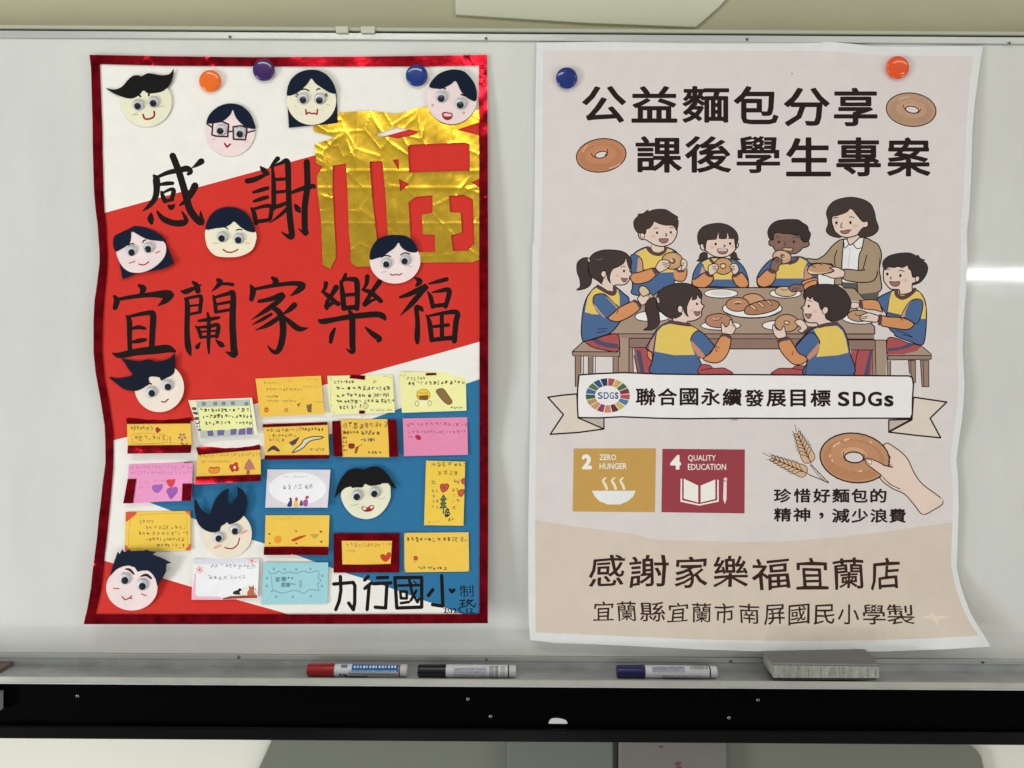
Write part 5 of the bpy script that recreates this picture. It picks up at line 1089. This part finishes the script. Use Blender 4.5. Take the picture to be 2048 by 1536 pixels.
A.poly('540,95 700,60 700,165 620,150', SK); A.poly('700,165 540,95 545,60 690,80', SK)
A.fo('410,290 440,220 540,200 610,230 720,340 780,400 700,500 625,555 520,480 430,380', BL, 12, LN); A.poly('420,340 520,470 600,550 560,545 440,420', C(186, 150, 142)); A.poly('590,235 640,260 780,400 760,420', C(170, 142, 134))
A.fo('630,555 720,470 800,400 920,340 1020,310 1110,370 1080,440 960,530 800,605 700,600', OR, w, LN); A.line('1010,305 1060,330 1100,395', 34, CO); A.lines('755,490 785,435;480,720 620,710;460,770 600,745', 8, LN)
A.fo('1060,280 1090,230 1110,200 1250,200 1290,240 1240,300 1170,350 1120,365', SK, 11, LN); A.fo('1080,150 1110,90 1160,90 1200,120 1240,180 1200,220 1130,235', C(214, 186, 148), 11, LN); A.lines('1210,240 1250,200;1225,262 1270,222', 8, LN)
A.fo('1030,560 1060,490 1200,460 1400,470 1520,555 1400,600 1150,600', PL, 10, LN)
A.fo('1170,420 1200,310 1260,260 1330,270 1355,400 1385,560 1370,660 1290,725 1190,735 1150,725 1210,680 1205,560', HAIR, 9, LN)
A.fo('1340,290 1370,180 1480,100 1640,50 1800,55 1930,120 2000,200 1990,330 2035,380 2000,440 1990,530 1900,590 1790,610 1780,650 1600,610 1560,560 1480,530 1380,440 1345,370', SK, w, LN)
A.fo('1340,290 1370,180 1480,95 1640,48 1800,52 1930,120 2000,200 1990,270 1960,255 1935,205 1925,260 1860,290 1870,220 1820,300 1785,390 1785,480 1805,540 1750,480 1725,400 1690,370 1650,390 1645,440 1680,480 1715,490 1680,530 1600,560 1500,540 1400,450 1345,370', HAIR, 8, LN)
A.eo(1685, 425, 38, 52, SK, 9, LN); A.ell(1930, 350, 15, 20, LN); A.line('1885,295 1930,268', 9, C(80, 60, 54)); A.fo('1888,462 1935,466 1978,462 1965,505 1930,525 1905,505', MTH, 9, C(84, 54, 50)); A.ell(1850, 450, 30, 22, CHK); A.line('1355,270 1370,320', 20, C(210, 192, 178))
A.fo('1190,985 1250,880 1340,730 1440,650 1560,610 1700,620 1850,670 1960,740 2080,850 2150,960 2040,1140 1960,1140 1980,1375 1280,1375 1280,1180 1290,1060 1210,1020', BL, w, LN)
A.poly('1200,985 1335,770 1290,1060', C(120, 110, 128)); A.poly('1250,900 1330,800 1290,1055 1225,1020', C(186, 140, 120)); A.fo('1205,1040 1270,1070 1270,1180 1215,1130', OR, 9, LN)
A.poly('1345,760 1430,670 1560,635 1800,660 1900,700 1960,745 1880,790 1850,870 1850,960 1900,1095 1600,1100 1310,1045', YE); A.line('1530,610 1660,635 1820,655', 40, CO)
A.line('1290,1050 1320,860 1345,740', 9, LN)
A.at(1370, 560, 260)
A.fo('95,960 110,880 160,820 220,800 300,850 400,960 465,1050 400,1130 340,1190 200,1080', BL, 12, LN); A.poly('100,960 140,990 330,1200 280,1235 200,1190 120,1080', C(196, 136, 108))
A.fo('290,1235 400,1150 480,1020 570,880 640,850 720,900 710,1050 650,1200 550,1290 440,1305 340,1280', OR, w, LN); A.line('580,870 640,862 715,905', 40, CO); A.line('465,1040 505,1135', 8, LN); A.line('480,1040 545,1075', 7, LN)
A.fo('570,690 600,680 640,740 690,700 715,620 770,700 800,760 760,840 730,860 640,845 585,830', SK, 11, LN); A.lines('745,660 740,720;770,700 768,740', 8, LN)
# trousers under the table
A.fo('240,1350 320,1330 400,1350 450,1390 600,1385 680,1420 735,1480 240,1485', RP, 10, LN); A.line('250,1420 440,1385', 9, LN)
A.fo('1380,1485 1430,1420 1500,1390 1680,1390 1740,1355 1840,1350 1910,1370 1900,1485', RP, 10, LN); A.line('1690,1395 1870,1420', 9, LN)
# right forearms of the front boy
A.fo('1730,660 1790,620 1860,640 1930,740 1860,830 1780,800 1830,760 1770,710', SK, 11, LN); A.line('1880,830 1960,770 1990,770', 46, CO)
# --- boy in front, right
A.at(1600, 560, 280)
A.poly('705,880 1095,880 1095,1020 740,1020', WD3); A.line('705,875 1380,880', 11, LN); A.line('740,1022 1085,1025', 10, LN)
A.poly('745,1030 1050,1030 1050,1395 770,1395', RP); A.line('850,1030 820,1160 795,1395', 10, LN); A.poly('1020,1030 1050,1040 1010,1395 930,1395 980,1200', NV)
A.poly('1055,1030 1100,1030 1100,1395 1060,1395', WD2); A.line('1055,1030 1060,1395', 9, LN); A.poly('1105,885 1260,885 1260,1395 1112,1395', WD); A.line('1100,885 1110,1395', 10, LN); A.line('1262,885 1280,1395', 10, LN)
A.fo('1280,860 1400,850 1580,920 1760,960 1740,1010 1650,1060 1450,1090 1285,1090', RP, 10, LN); A.poly('1285,1000 1450,985 1600,925 1680,945 1560,1000 1400,1035 1285,1045', NV)
A.poly('1285,1090 1500,1085 1700,1040 1780,965 1920,1090 1920,1110 1285,1110', WD); A.fo('1285,1105 1910,1105 1925,1110 1915,1160 1285,1170', WD2, 10, LN, False); A.line('1780,965 1925,1090', 10, LN)
A.poly('1280,1185 1325,1185 1325,1400 1290,1400', WD2); A.line('1325,1185 1325,1400', 9, LN); A.fo('1585,1178 1690,1178 1690,1495 1660,1510 1630,1400 1600,1350', WD2, 9, LN, False); A.line('1620,1180 1625,1370', 7, LN); A.fo('1760,1178 1885,1178 1885,1560 1785,1560', WD2, 9, LN, False); A.line('1800,1180 1812,1560', 8, LN)
A.fo('490,640 480,600 380,560 340,520 250,620 60,560 80,620 120,680 270,680', SK, 10, LN)
A.fo('15,410 60,370 80,300 110,190 250,250 300,400 420,440 400,520 380,560 480,620 480,680 280,680 250,630 140,625 80,590 45,510 45,430', SK, w, LN)
A.fo('45,220 80,140 180,80 350,60 520,75 640,140 720,250 750,340 720,450 660,540 560,590 480,600 380,550 370,500 410,450 400,400 350,395 320,440 290,400 280,340 200,290 185,240 150,280 110,240 75,290', C(60, 50, 48), 8, LN)
A.eo(368, 445, 42, 55, SK, 9, LN, 20); A.ell(128, 382, 17, 22, LN); A.fo('70,495 120,500 168,495 150,545 120,565 90,535', MTH, 9, C(84, 54, 50)); A.line('115,300 150,305 175,318', 9, C(80, 60, 54)); A.ell(220, 460, 34, 24, CHK)
A.fo('-60,960 0,880 140,740 280,670 500,630 620,700 690,850 730,1060 770,1395 75,1395 110,1180 -20,1100', BL, w, LN)
A.poly('200,725 290,690 540,670 620,740 670,860 710,1060 560,1100 240,1125 285,1000 275,860 230,780', YE); A.line('280,680 400,650 540,635', 40, CO); A.line('110,1180 90,1300 72,1395', 9, LN)
A.fo('-115,1060 0,900 120,780 200,780 270,860 275,950 80,1140 -20,1110', BL, 12, LN); A.poly('275,915 285,980 240,1080 140,1165 85,1140', C(196, 136, 108))
A.at(1370, 560, 260)
A.fo('1470,960 1500,920 1590,900 1660,940 1730,1050 1790,1150 1900,1210 1920,1270 1850,1320 1770,1335 1680,1310 1560,1190 1490,1080', OR, w, LN); A.line('1475,965 1530,935 1620,920', 46, CO); A.line('1705,1120 1690,1180', 8, LN)
A.fo('1380,740 1400,700 1440,770 1510,790 1555,720 1580,800 1590,890 1500,920 1460,920 1400,850', SK, 11, LN)
A.k = 1.1
# --- ribbon banner
A.at(1080, 730, 400); w = 12; RB, RB2, WHT = C(214, 202, 186), C(188, 174, 162), C(230, 226, 222)
A.fo('80,330 240,308 378,296 390,540 655,655 400,690 105,710 240,508', RB, 14, LN, False); A.fo('390,540 655,535 655,655', RB2, 12, LN, False)
A.at(1480, 730, 440)
A.fo('1615,300 1925,345 1770,495 1868,678 1640,655 1385,625 1600,510', RB, 13, LN, False); A.fo('1385,512 1595,505 1385,620', RB2, 12, LN, False)
A.at(1080, 730, 400)
bn = [(400, 102), (600, 88), (870, 78), (1200, 92), (1600, 98), (2048, 98), (2600, 102), (3200, 108), (3780, 112), (3812, 130), (3824, 200), (3815, 330), (3812, 500), (3795, 545), (3300, 545), (2600, 548), (2000, 545), (1500, 550), (1200, 545), (830, 530), (600, 542), (390, 538), (382, 400), (385, 250)]
A.poly(bn, WHT); A.line(bn, 14, LN, False, True, True)
WH = [(229, 36, 59), (221, 166, 58), (76, 159, 56), (197, 25, 45), (255, 58, 33), (38, 189, 226), (252, 195, 11), (162, 25, 66), (253, 105, 37), (221, 19, 103), (253, 157, 36), (191, 139, 46), (63, 126, 68), (10, 151, 217), (86, 192, 43), (0, 104, 157), (25, 72, 106)]
SEE = [(170, 78, 80), (196, 166, 90), (72, 104, 72), (132, 56, 70), (182, 80, 76), (76, 118, 164), (200, 172, 92), (98, 52, 60), (206, 128, 104), (140, 66, 92), (196, 148, 96), (176, 140, 92), (60, 92, 72), (70, 100, 148), (82, 112, 72), (58, 80, 126), (48, 60, 96)]
for i in range(17):
    a0 = -math.pi / 2 + 2 * math.pi * (i + 0.06) / 17; a1 = -math.pi / 2 + 2 * math.pi * (i + 0.94) / 17
    ring = [(694 + 226 * math.cos(a0 + (a1 - a0) * k / 3), 312 + 176 * math.sin(a0 + (a1 - a0) * k / 3)) for k in range(4)]
    ring += [(694 + 130 * math.cos(a1 - (a1 - a0) * k / 3), 312 + 100 * math.sin(a1 - (a1 - a0) * k / 3)) for k in range(4)]
    A.poly(ring, C(*SEE[i]))
A.row('SDGs', [(592, 642), (652, 705), (713, 758), (766, 804)], 278, 348, C(52, 84, 136), 0.022)
A.row('聯合國永', [(980, 1187), (1207, 1405), (1430, 1622), (1648, 1845)], 236, 415, TX, 0.024)
A.glyph('續', 1868, 240, 2066, 420, TX, 0.028)
A.at(1480, 730, 440)
A.row('發展目標', [(42, 222), (245, 430), (468, 612), (655, 845)], 228, 388, TX, 0.028); A.row('SDG', [(912, 1020), (1050, 1170), (1190, 1322)], 248, 385, TX, 0.03); A.glyph('s', 1342, 282, 1430, 388, TX, 0.03)
# --- goal tiles
A.at(1080, 730, 400); WT = C(232, 228, 218)
A.poly('345,855 1188,852 1178,1508 333,1500', C(193, 152, 82)); A.poly('1253,858 2098,865 2095,1520 1243,1508', C(150, 62, 70))
A.glyph('2', 428, 915, 530, 1068, WT, 0.05); A.glyph('ZERO', 610, 915, 778, 975, WT, 0.015); A.glyph('HUNGER', 610, 1005, 888, 1066, WT, 0.015)
A.glyph('4', 1333, 920, 1443, 1072, WT, 0.05); A.glyph('QUALITY', 1515, 922, 1800, 990, WT, 0.008); A.glyph('EDUCATION', 1515, 1012, 1905, 1075, WT, 0.01)
for x in (0, 92, 178): A.line([(672 + x, 1155, 14), (645 + x, 1185, 20), (668 + x, 1225, 24), (684 + x, 1268, 24)], 20, C(232, 220, 190), True, True)
A.poly('532,1288 980,1288 950,1350 900,1395 835,1420 825,1428 685,1428 670,1418 610,1395 560,1345', C(226, 226, 222))
A.poly('1440,1165 1455,1163 1455,1385 1632,1425 1815,1385 1815,1175 1830,1175 1830,1400 1632,1440 1438,1400', WT); A.poly('1472,1163 1620,1235 1620,1408 1472,1368', WT); A.poly('1645,1235 1795,1172 1795,1372 1645,1408', WT)
A.poly('1880,1192 1912,1192 1910,1375 1893,1425 1875,1372', C(232, 210, 208)); A.blob('1882,1180 1884,1160 1900,1152 1914,1162 1914,1184', C(232, 210, 208))
# --- wheat, bagel in hand
A.at(1480, 730, 440)
wc, wl = C(204, 172, 138), C(74, 46, 34)
def wheat(x0, y0, x1, y1, n, L):
    dx, dy = x1 - x0, y1 - y0; h = math.hypot(dx, dy); dx /= h; dy /= h; nx, ny = -dy, dx
    for i in range(n):
        t = i / n; cx, cy = x0 + (x1 - x0) * t, y0 + (y1 - y0) * t; k = L * (0.55 + 0.75 * t)
        for s_ in (-1, 1):
            tip = (cx - dx * k * .9 + nx * s_ * k * .75, cy - dy * k * .9 + ny * s_ * k * .75)
            b = (cx + dx * k * .4, cy + dy * k * .4)
            A.fo([b, (cx + nx * s_ * k * .75 + dx * k * .1, cy + ny * s_ * k * .75 + dy * k * .1), tip, (cx - dx * k * .5 + nx * s_ * k * .15, cy - dy * k * .5 + ny * s_ * k * .15)], wc, 6, wl)
            A.line([tip, (tip[0] - dx * k * .8 + nx * s_ * k * .2, tip[1] - dy * k * .8 + ny * s_ * k * .2)], 4, wl)
    A.line([(x0, y0), (x1, y1)], 6, wl)
wheat(540, 655, 662, 915, 7, 64); A.line('510,555 525,620', 5, wl); A.line('660,925 760,1030 825,1095', 8, wl); A.line('650,930 740,1040 815,1098', 5, wl)
wheat(310, 872, 636, 1012, 8, 58); A.line('210,818 280,855', 5, wl); A.line('640,1020 740,1060 815,1095', 8, wl)
A.fo('1345,735 1430,760 1550,860 1620,1000 1700,1110 1890,1265 1800,1350 1700,1390 1620,1300 1530,1200 1420,1150 1300,1050 1280,900', C(224, 200, 184), 9, C(70, 46, 40), True)
A.poly('1890,1262 1880,1290 1800,1345 1705,1392 1700,1380 1760,1300 1870,1240', C(222, 199, 184))
A.eo(1068, 865, 325, 230, C(190, 140, 104), 12, LN, 8); A.ell(1060, 880, 290, 190, C(182, 128, 92), 8, 36); A.ell(1068, 850, 230, 140, C(188, 138, 102), 8, 36); A.ell(1060, 835, 120, 70, C(206, 160, 120), 8); A.eo(1062, 860, 88, 50, BG, 12, LN, 4)
A.line('965,810 962,850 985,890', 7, LN); A.line('1150,890 1165,860 1150,830', 7, LN)
for q in ('870,760 890,742', '975,700 1010,690', '840,840 838,850', '858,885 862,895', '1110,990 1130,988', '1215,715 1220,722', '905,735 925,722'): A.line(q, 14, C(226, 186, 150))
for _ in range(20): A.ell(1068 + r_.uniform(-250, 250), 865 + r_.choice((-1, 1)) * r_.uniform(70, 150), 5, 4, C(146, 98, 70), n=6)
A.fo('1165,880 1200,870 1280,900 1350,935 1420,950 1500,1000 1480,1120 1400,1110 1320,1030 1230,960 1180,920', C(224, 200, 184), 8, LN); A.blob('1340,960 1480,960 1560,1060 1560,1180 1440,1140 1320,1030', C(224, 200, 184)); A.fo('1180,885 1215,885 1228,905 1215,925 1185,905', C(234, 216, 204), 6, C(120, 84, 74)); A.line('1330,930 1380,945 1422,952', 8, LN); A.line('1330,1045 1400,1110 1490,1155', 7, LN); A.line('1375,840 1400,855 1380,900', 6, LN); A.line('1380,930 1410,930', 6, LN)
A.row('珍惜好麵包的', [(315, 478), (500, 658), (680, 842), (857, 1020), (1035, 1190), (1213, 1365)], 1150, 1282, TX, 0.028)
A.row('精神', [(315, 478), (495, 655)], 1330, 1458, TX, 0.028); A.blob('738,1385 760,1372 778,1390 775,1415 750,1432 742,1425 758,1405 740,1400', TX); A.row('減少浪費', [(855, 1022), (1037, 1192), (1212, 1375), (1388, 1545)], 1336, 1470, TX, 0.028)
# --- hand-lettered lines
HW = C(56, 33, 27)
A.at(1050, 1080, 480)
A.row('感謝家樂', [(550, 850), (885, 1220), (1280, 1560), (1600, 1900)], 130, 400, HW, 0.010, 0.022, 0.05, 3)
A.row('宜蘭縣宜蘭市', [(585, 757), (787, 950), (978, 1193), (1218, 1393), (1425, 1588), (1618, 1784)], 522, 690, HW, 0.006, 0.022, 0.04, 3.2)
A.glyph('南', 1828, 545, 2000, 712, HW, 0.006, 0.02)
A.at(1500, 1020, 548)
A.row('福宜蘭店', [(15, 297), (343, 585), (622, 853), (900, 1123)], 360, 592, HW, 0.010, 0.022, 0.05, 1)
A.row('屏國民小學製', [(105, 262), (285, 443), (477, 633), (660, 820), (842, 1012), (1022, 1228)], 706, 856, HW, 0.006, 0.022, 0.04, 0)
A.blob('1355,750 1385,785 1480,800 1410,820 1405,865 1370,822 1285,800 1345,785', C(222, 205, 188))
# faint fold lines in the paper
printed_poster = empty('printed_poster', P(1500, 1303, 0))
tag(printed_poster, 'large printed beige poster of children sharing bread, its lower right corner curling', 'poster')
sheet('poster_sheet', Rout, A, dR, PAPER, M['poster'], printed_poster, grid=20.0)
INK = 0.92
# ---------------------------------------------------------------- magnets
def magnet(x, y, r, col, dep, label):
    d0 = dep(x, y) + 0.6 * MM; c = P(x, y, d0); R = r * DIST / FPX
    m = MB(); m.lathe(c, (0, -1, 0), [(0, R * .86), (0.8 * MM, R * 0.90), (3 * MM, R), (4.4 * MM, R * 0.985), (5.6 * MM, R * 0.90), (6.3 * MM, R * 0.76), (6.75 * MM, R * 0.52), (6.9 * MM, R * 0.25), (6.92 * MM, R * 0.03)], 48, 0)
    o = m.build('magnet', plain('magnet_plastic', col, rough=0.3, spec=0.2, mottle=0.02, coat=0.7), None, smooth=True)
    sub = o.modifiers.new('round', 'SUBSURF'); sub.levels = 1; sub.render_levels = 1
    return tag(o, label, 'magnet', 'round board magnets')
magnet(422, 164, 22, (0.86, 0.155, 0.008, 1), dL, 'orange round magnet between the black haired face and the purple magnet')
magnet(529, 142, 22, (0.045, 0.009, 0.105, 1), dL, 'dark purple round magnet on the red foil border')
magnet(834, 153, 22, (0.004, 0.030, 0.20, 1), dL, 'blue round magnet beside the laughing face on the handmade poster')
magnet(1133, 158, 21.5, (0.005, 0.022, 0.17, 1), dR, 'blue round magnet holding the printed beige poster')
magnet(1793, 137, 23, (0.80, 0.085, 0.010, 1), dR, 'red orange round magnet above the upper bagel of the printed poster')
# ---------------------------------------------------------------- markers in the tray
def marker(x0, x1, y, d, r, split, capcol, ring, art, label, role=0.0):
    zc = zfl + r + 0.0002; a = P(x0, y, d); b = P(x1, y, d)
    xa, xb = a.x, b.x; L = xb - xa; c = Vector((xa, -d, zc)); ax = (1, 0, 0)
    root = empty('marker', (xa, -d, zfl)); tag(root, label, 'marker', 'whiteboard markers in the tray')
    s_ = (P(split, y, d).x - xa)
    m = MB(); m.lathe(c, ax, [(0, r * .80), (0.8 * MM, r * .93), (2.0 * MM, r * .97), (s_ * .75, r * 1.0), (s_ * .80, r * 1.04), (s_, r * 1.04)], 32, 0)
    m.build('cap', plain('marker_cap', capcol, rough=0.28, spec=0.5), root, smooth=True)
    m = MB(); m.lathe(c, ax, [(s_ + .0001, r * .95), (L - 11 * MM, r * .95)], 40, 0)
    body = m.build('barrel', plain('marker_barrel', C(214, 214, 216), rough=0.35, spec=0.5), root, smooth=True)
    m = MB(); m.lathe(c, ax, [(L - 10.95 * MM, r * .955), (L - 9.2 * MM, r * .955)], 32, 0)
    m.build('colour_ring', plain('marker_ring', ring, rough=0.4), root, smooth=True)
    m = MB(); m.lathe(c, ax, [(L - 9.15 * MM, r * .93), (L - 1.2 * MM, r * .93), (L - .3 * MM, r * .86), (L, r * .7)], 32, 0)
    m.build('end_plug', plain('marker_plug', C(206, 206, 206), rough=0.4), root, smooth=True)
    # printed label wrapped on the barrel: u along, v round (degrees, 0 faces the viewer, up positive)
    me = []; lb = MB(); cols = []
    for (u0, u1, v0, v1, col) in art:
        n = max(1, int(abs(v1 - v0) / 9)); rr = r * .953 + 0.00006 + 0.00006 * len(cols)
        for k in range(n):
            q = []
            for (u, v) in ((u0, v0 + (v1 - v0) * k / n), (u1, v0 + (v1 - v0) * k / n), (u1, v0 + (v1 - v0) * (k + 1) / n), (u0, v0 + (v1 - v0) * (k + 1) / n)):
                t = math.radians(v); xq = s_ + 0.0006 + (L - 12 * MM - s_) * u
                q.append((c.x + xq, c.y - rr * math.cos(t), c.z + rr * math.sin(t)))
            lb.add(q, [(0, 1, 2, 3)]); me.append(col)
        cols.append(1)
    o = lb.build('printed_label', M['card'], body)
    at = o.data.attributes.new('ink', 'FLOAT_COLOR', 'FACE'); at.data.foreach_set('color', np.array(me, dtype=np.float32).ravel())
    return root
r_ = random.Random(9)
g1, g2 = C(150, 152, 156), C(92, 92, 100)
artr = [(0, 1, -75, 88, C(214, 216, 220)), (0.27, 1, 5, 88, C(44, 104, 160)), (0.22, 1, -35, -2, C(170, 174, 178)), (0.16, 0.52, -80, -45, C(38, 52, 110)), (0.10, 0.2, 40, 75, C(120, 124, 132))]
for k in range(14): u = 0.30 + k * 0.049; artr.append((u, u + r_.uniform(.02, .036), 38, 62, C(214, 222, 230)))
for k in range(30): u = 0.24 + k * 0.025; artr.append((u, u + r_.uniform(.008, .018), 8, 20, C(170, 196, 218))); artr.append((u, u + r_.uniform(.008, .018), -14, -6, g2))
for k, u in enumerate((0.09, 0.115, 0.15, 0.172, 0.194)): artr.append((u, u + .018, -16, -2, C(40, 42, 60)))
mk = marker(615, 815, 1332, 0.034, 0.0083, 670, (0.36, 0.010, 0.012, 1), C(150, 24, 34), artr, 'red capped marker with a blue printed label lying in the tray')
artb = [(0, 1, -78, 88, C(212, 213, 217)), (0.12, 0.66, -50, 45, C(196, 198, 206)), (0.69, 0.97, -20, 50, C(226, 226, 226))]
for v in (38, 24, 10, -4, -18, -32):
    for k in range(34):
        u = 0.14 + k * 0.0152; artb.append((u, u + r_.uniform(.005, .012), v, v + 5, g2 if r_.random() < .5 else g1))
for k in range(16): u = 0.71 + k * .0092; artb.append((u, u + r_.uniform(.002, .006), -8, 38, C(70, 70, 76)))
for k in range(8): u = 0.89 + k * .0092; artb.append((u, u + r_.uniform(.003, .006), -2, 36, C(90, 90, 96)))
mk2 = marker(836, 1032, 1334.5, 0.034, 0.0083, 892, (0.006, 0.006, 0.007, 1), C(60, 60, 64), artb, 'black capped marker with a white bar code label beside the red one')
artc = [(0, 1, -78, 88, C(206, 207, 213)), (0.10, 0.62, 12, 70, C(170, 172, 180)), (0.67, 0.98, 22, 78, C(206, 206, 208)), (0.28, 0.98, -72, -48, C(44, 46, 80))]
for v in (56, 42, 28):
    for k in range(32): u = 0.11 + k * 0.0155; artc.append((u, u + r_.uniform(.005, .012), v, v + 6, g2 if r_.random() < .5 else g1))
for k in range(17): u = 0.69 + k * .0165; artc.append((u, u + r_.uniform(.004, .010), 32, 64, C(70, 70, 76)))
for k in range(40): u = 0.24 + k * 0.018; artc.append((u, u + r_.uniform(.005, .014), -10, 2, C(120, 120, 128)))
mk3 = marker(1233, 1433, 1337, 0.032, 0.0083, 1289, (0.010, 0.010, 0.085, 1), C(30, 32, 60), artc, 'dark blue capped marker lying alone below the printed poster')
# ---------------------------------------------------------------- board eraser
er = empty('board_eraser', P(1650, 1350, 0.04)); tag(er, 'grey board eraser leaning from the wall to the tray beneath the printed poster', 'eraser')
EF = plain('eraser_felt', C(156, 156, 144), rough=0.95, mottle=0.10, mscale=160.0, bump=0.6, bscale=500.0)
def stain(m, sc, lo, hi, dark, stretch):
    nt = m.node_tree; b = nt.nodes['Principled BSDF']; tc = nt.nodes.new('ShaderNodeTexCoord'); mp = nt.nodes.new('ShaderNodeMapping'); mp.inputs['Scale'].default_value = stretch
    n = nt.nodes.new('ShaderNodeTexNoise'); n.inputs['Scale'].default_value = sc; n.inputs['Detail'].default_value = 8; n.inputs['Roughness'].default_value = 0.7
    r = nt.nodes.new('ShaderNodeMapRange'); r.inputs['From Min'].default_value = lo; r.inputs['From Max'].default_value = hi; r.inputs['To Min'].default_value = 1.0; r.inputs['To Max'].default_value = dark
    old = b.inputs['Base Color'].links[0].from_socket; v = nt.nodes.new('ShaderNodeVectorMath'); v.operation = 'SCALE'
    nt.links.new(tc.outputs['Object'], mp.inputs['Vector']); nt.links.new(mp.outputs['Vector'], n.inputs['Vector']); nt.links.new(n.outputs['Fac'], r.inputs['Value'])
    nt.links.new(old, v.inputs[0]); nt.links.new(r.outputs['Result'], v.inputs['Scale']); nt.links.new(v.outputs['Vector'], b.inputs['Base Color'])
stain(EF, 30.0, 0.42, 0.62, 0.62, (14.0, 1.0, 1.5)); stain(EF, 9.0, 0.5, 0.7, 0.7, (1, 1, 1)); stain(M['traymetal'], 8.0, 0.45, 0.72, 0.72, (1.0, 3.0, 3.0)); stain(M['lip'], 14.0, 0.5, 0.75, 0.82, (1, 1, 1))
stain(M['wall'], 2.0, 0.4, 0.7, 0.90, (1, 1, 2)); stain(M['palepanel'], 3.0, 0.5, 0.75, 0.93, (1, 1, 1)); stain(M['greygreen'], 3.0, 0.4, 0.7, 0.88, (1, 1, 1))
ET = plain('eraser_back', C(112, 112, 110), rough=0.6, mottle=0.08, mscale=60.0)
ED = plain('eraser_dark', C(40, 40, 38), rough=0.8)
da, db = 0.060, 0.014     # near and far
def wedge(name, pf, pb, mat, bevel=0.0):
    """pf, pb: near and far outlines (photo x, y), four corners each: top left, top right, bottom right, bottom left"""
    f = [P(x, y, da) for x, y in pf]; b = [P(x, y, db) for x, y in pb]
    m = MB(); m.add(f + b, [(3, 2, 1, 0), (4, 5, 6, 7), (0, 1, 5, 4), (1, 2, 6, 5), (2, 3, 7, 6), (3, 0, 4, 7)])
    return m.build(name, mat, er, bevel=bevel)
wedge('felt_pad', [(1546, 1330), (1759, 1333), (1759, 1357), (1547, 1356)], [(1526, 1309), (1737, 1304), (1736, 1330), (1527, 1330)], EF, 0.0012)
wedge('back_plate', [(1545, 1325), (1758, 1328), (1759, 1332.4), (1546, 1329.4)], [(1521, 1301), (1727, 1296), (1737, 1303.4), (1526, 1308.4)], ET, 0.0006)
r_ = random.Random(31)
for k in range(34):      # the felt's cut fibres standing out along its front edge
    t = (k + r_.uniform(0.1, 0.9)) / 34.0; c = P(1548 + 209 * t, 1333 + 3 * t, da); h = P(1548 + 209 * t, 1355, da)
    m = MB(); m.box(c.x - 0.0006, c.x + 0.0006, -da - r_.uniform(.0003, .0007), -da + 0.001, h.z + r_.uniform(0, .002), c.z - r_.uniform(.0005, .003)); m.build('felt_rib', EF, er)
wedge('base_edge', [(1548, 1356.4), (1754, 1357.4), (1752, 1360), (1550, 1359)], [(1528, 1330.4), (1732, 1330.4), (1732, 1334), (1530, 1334)], ED)
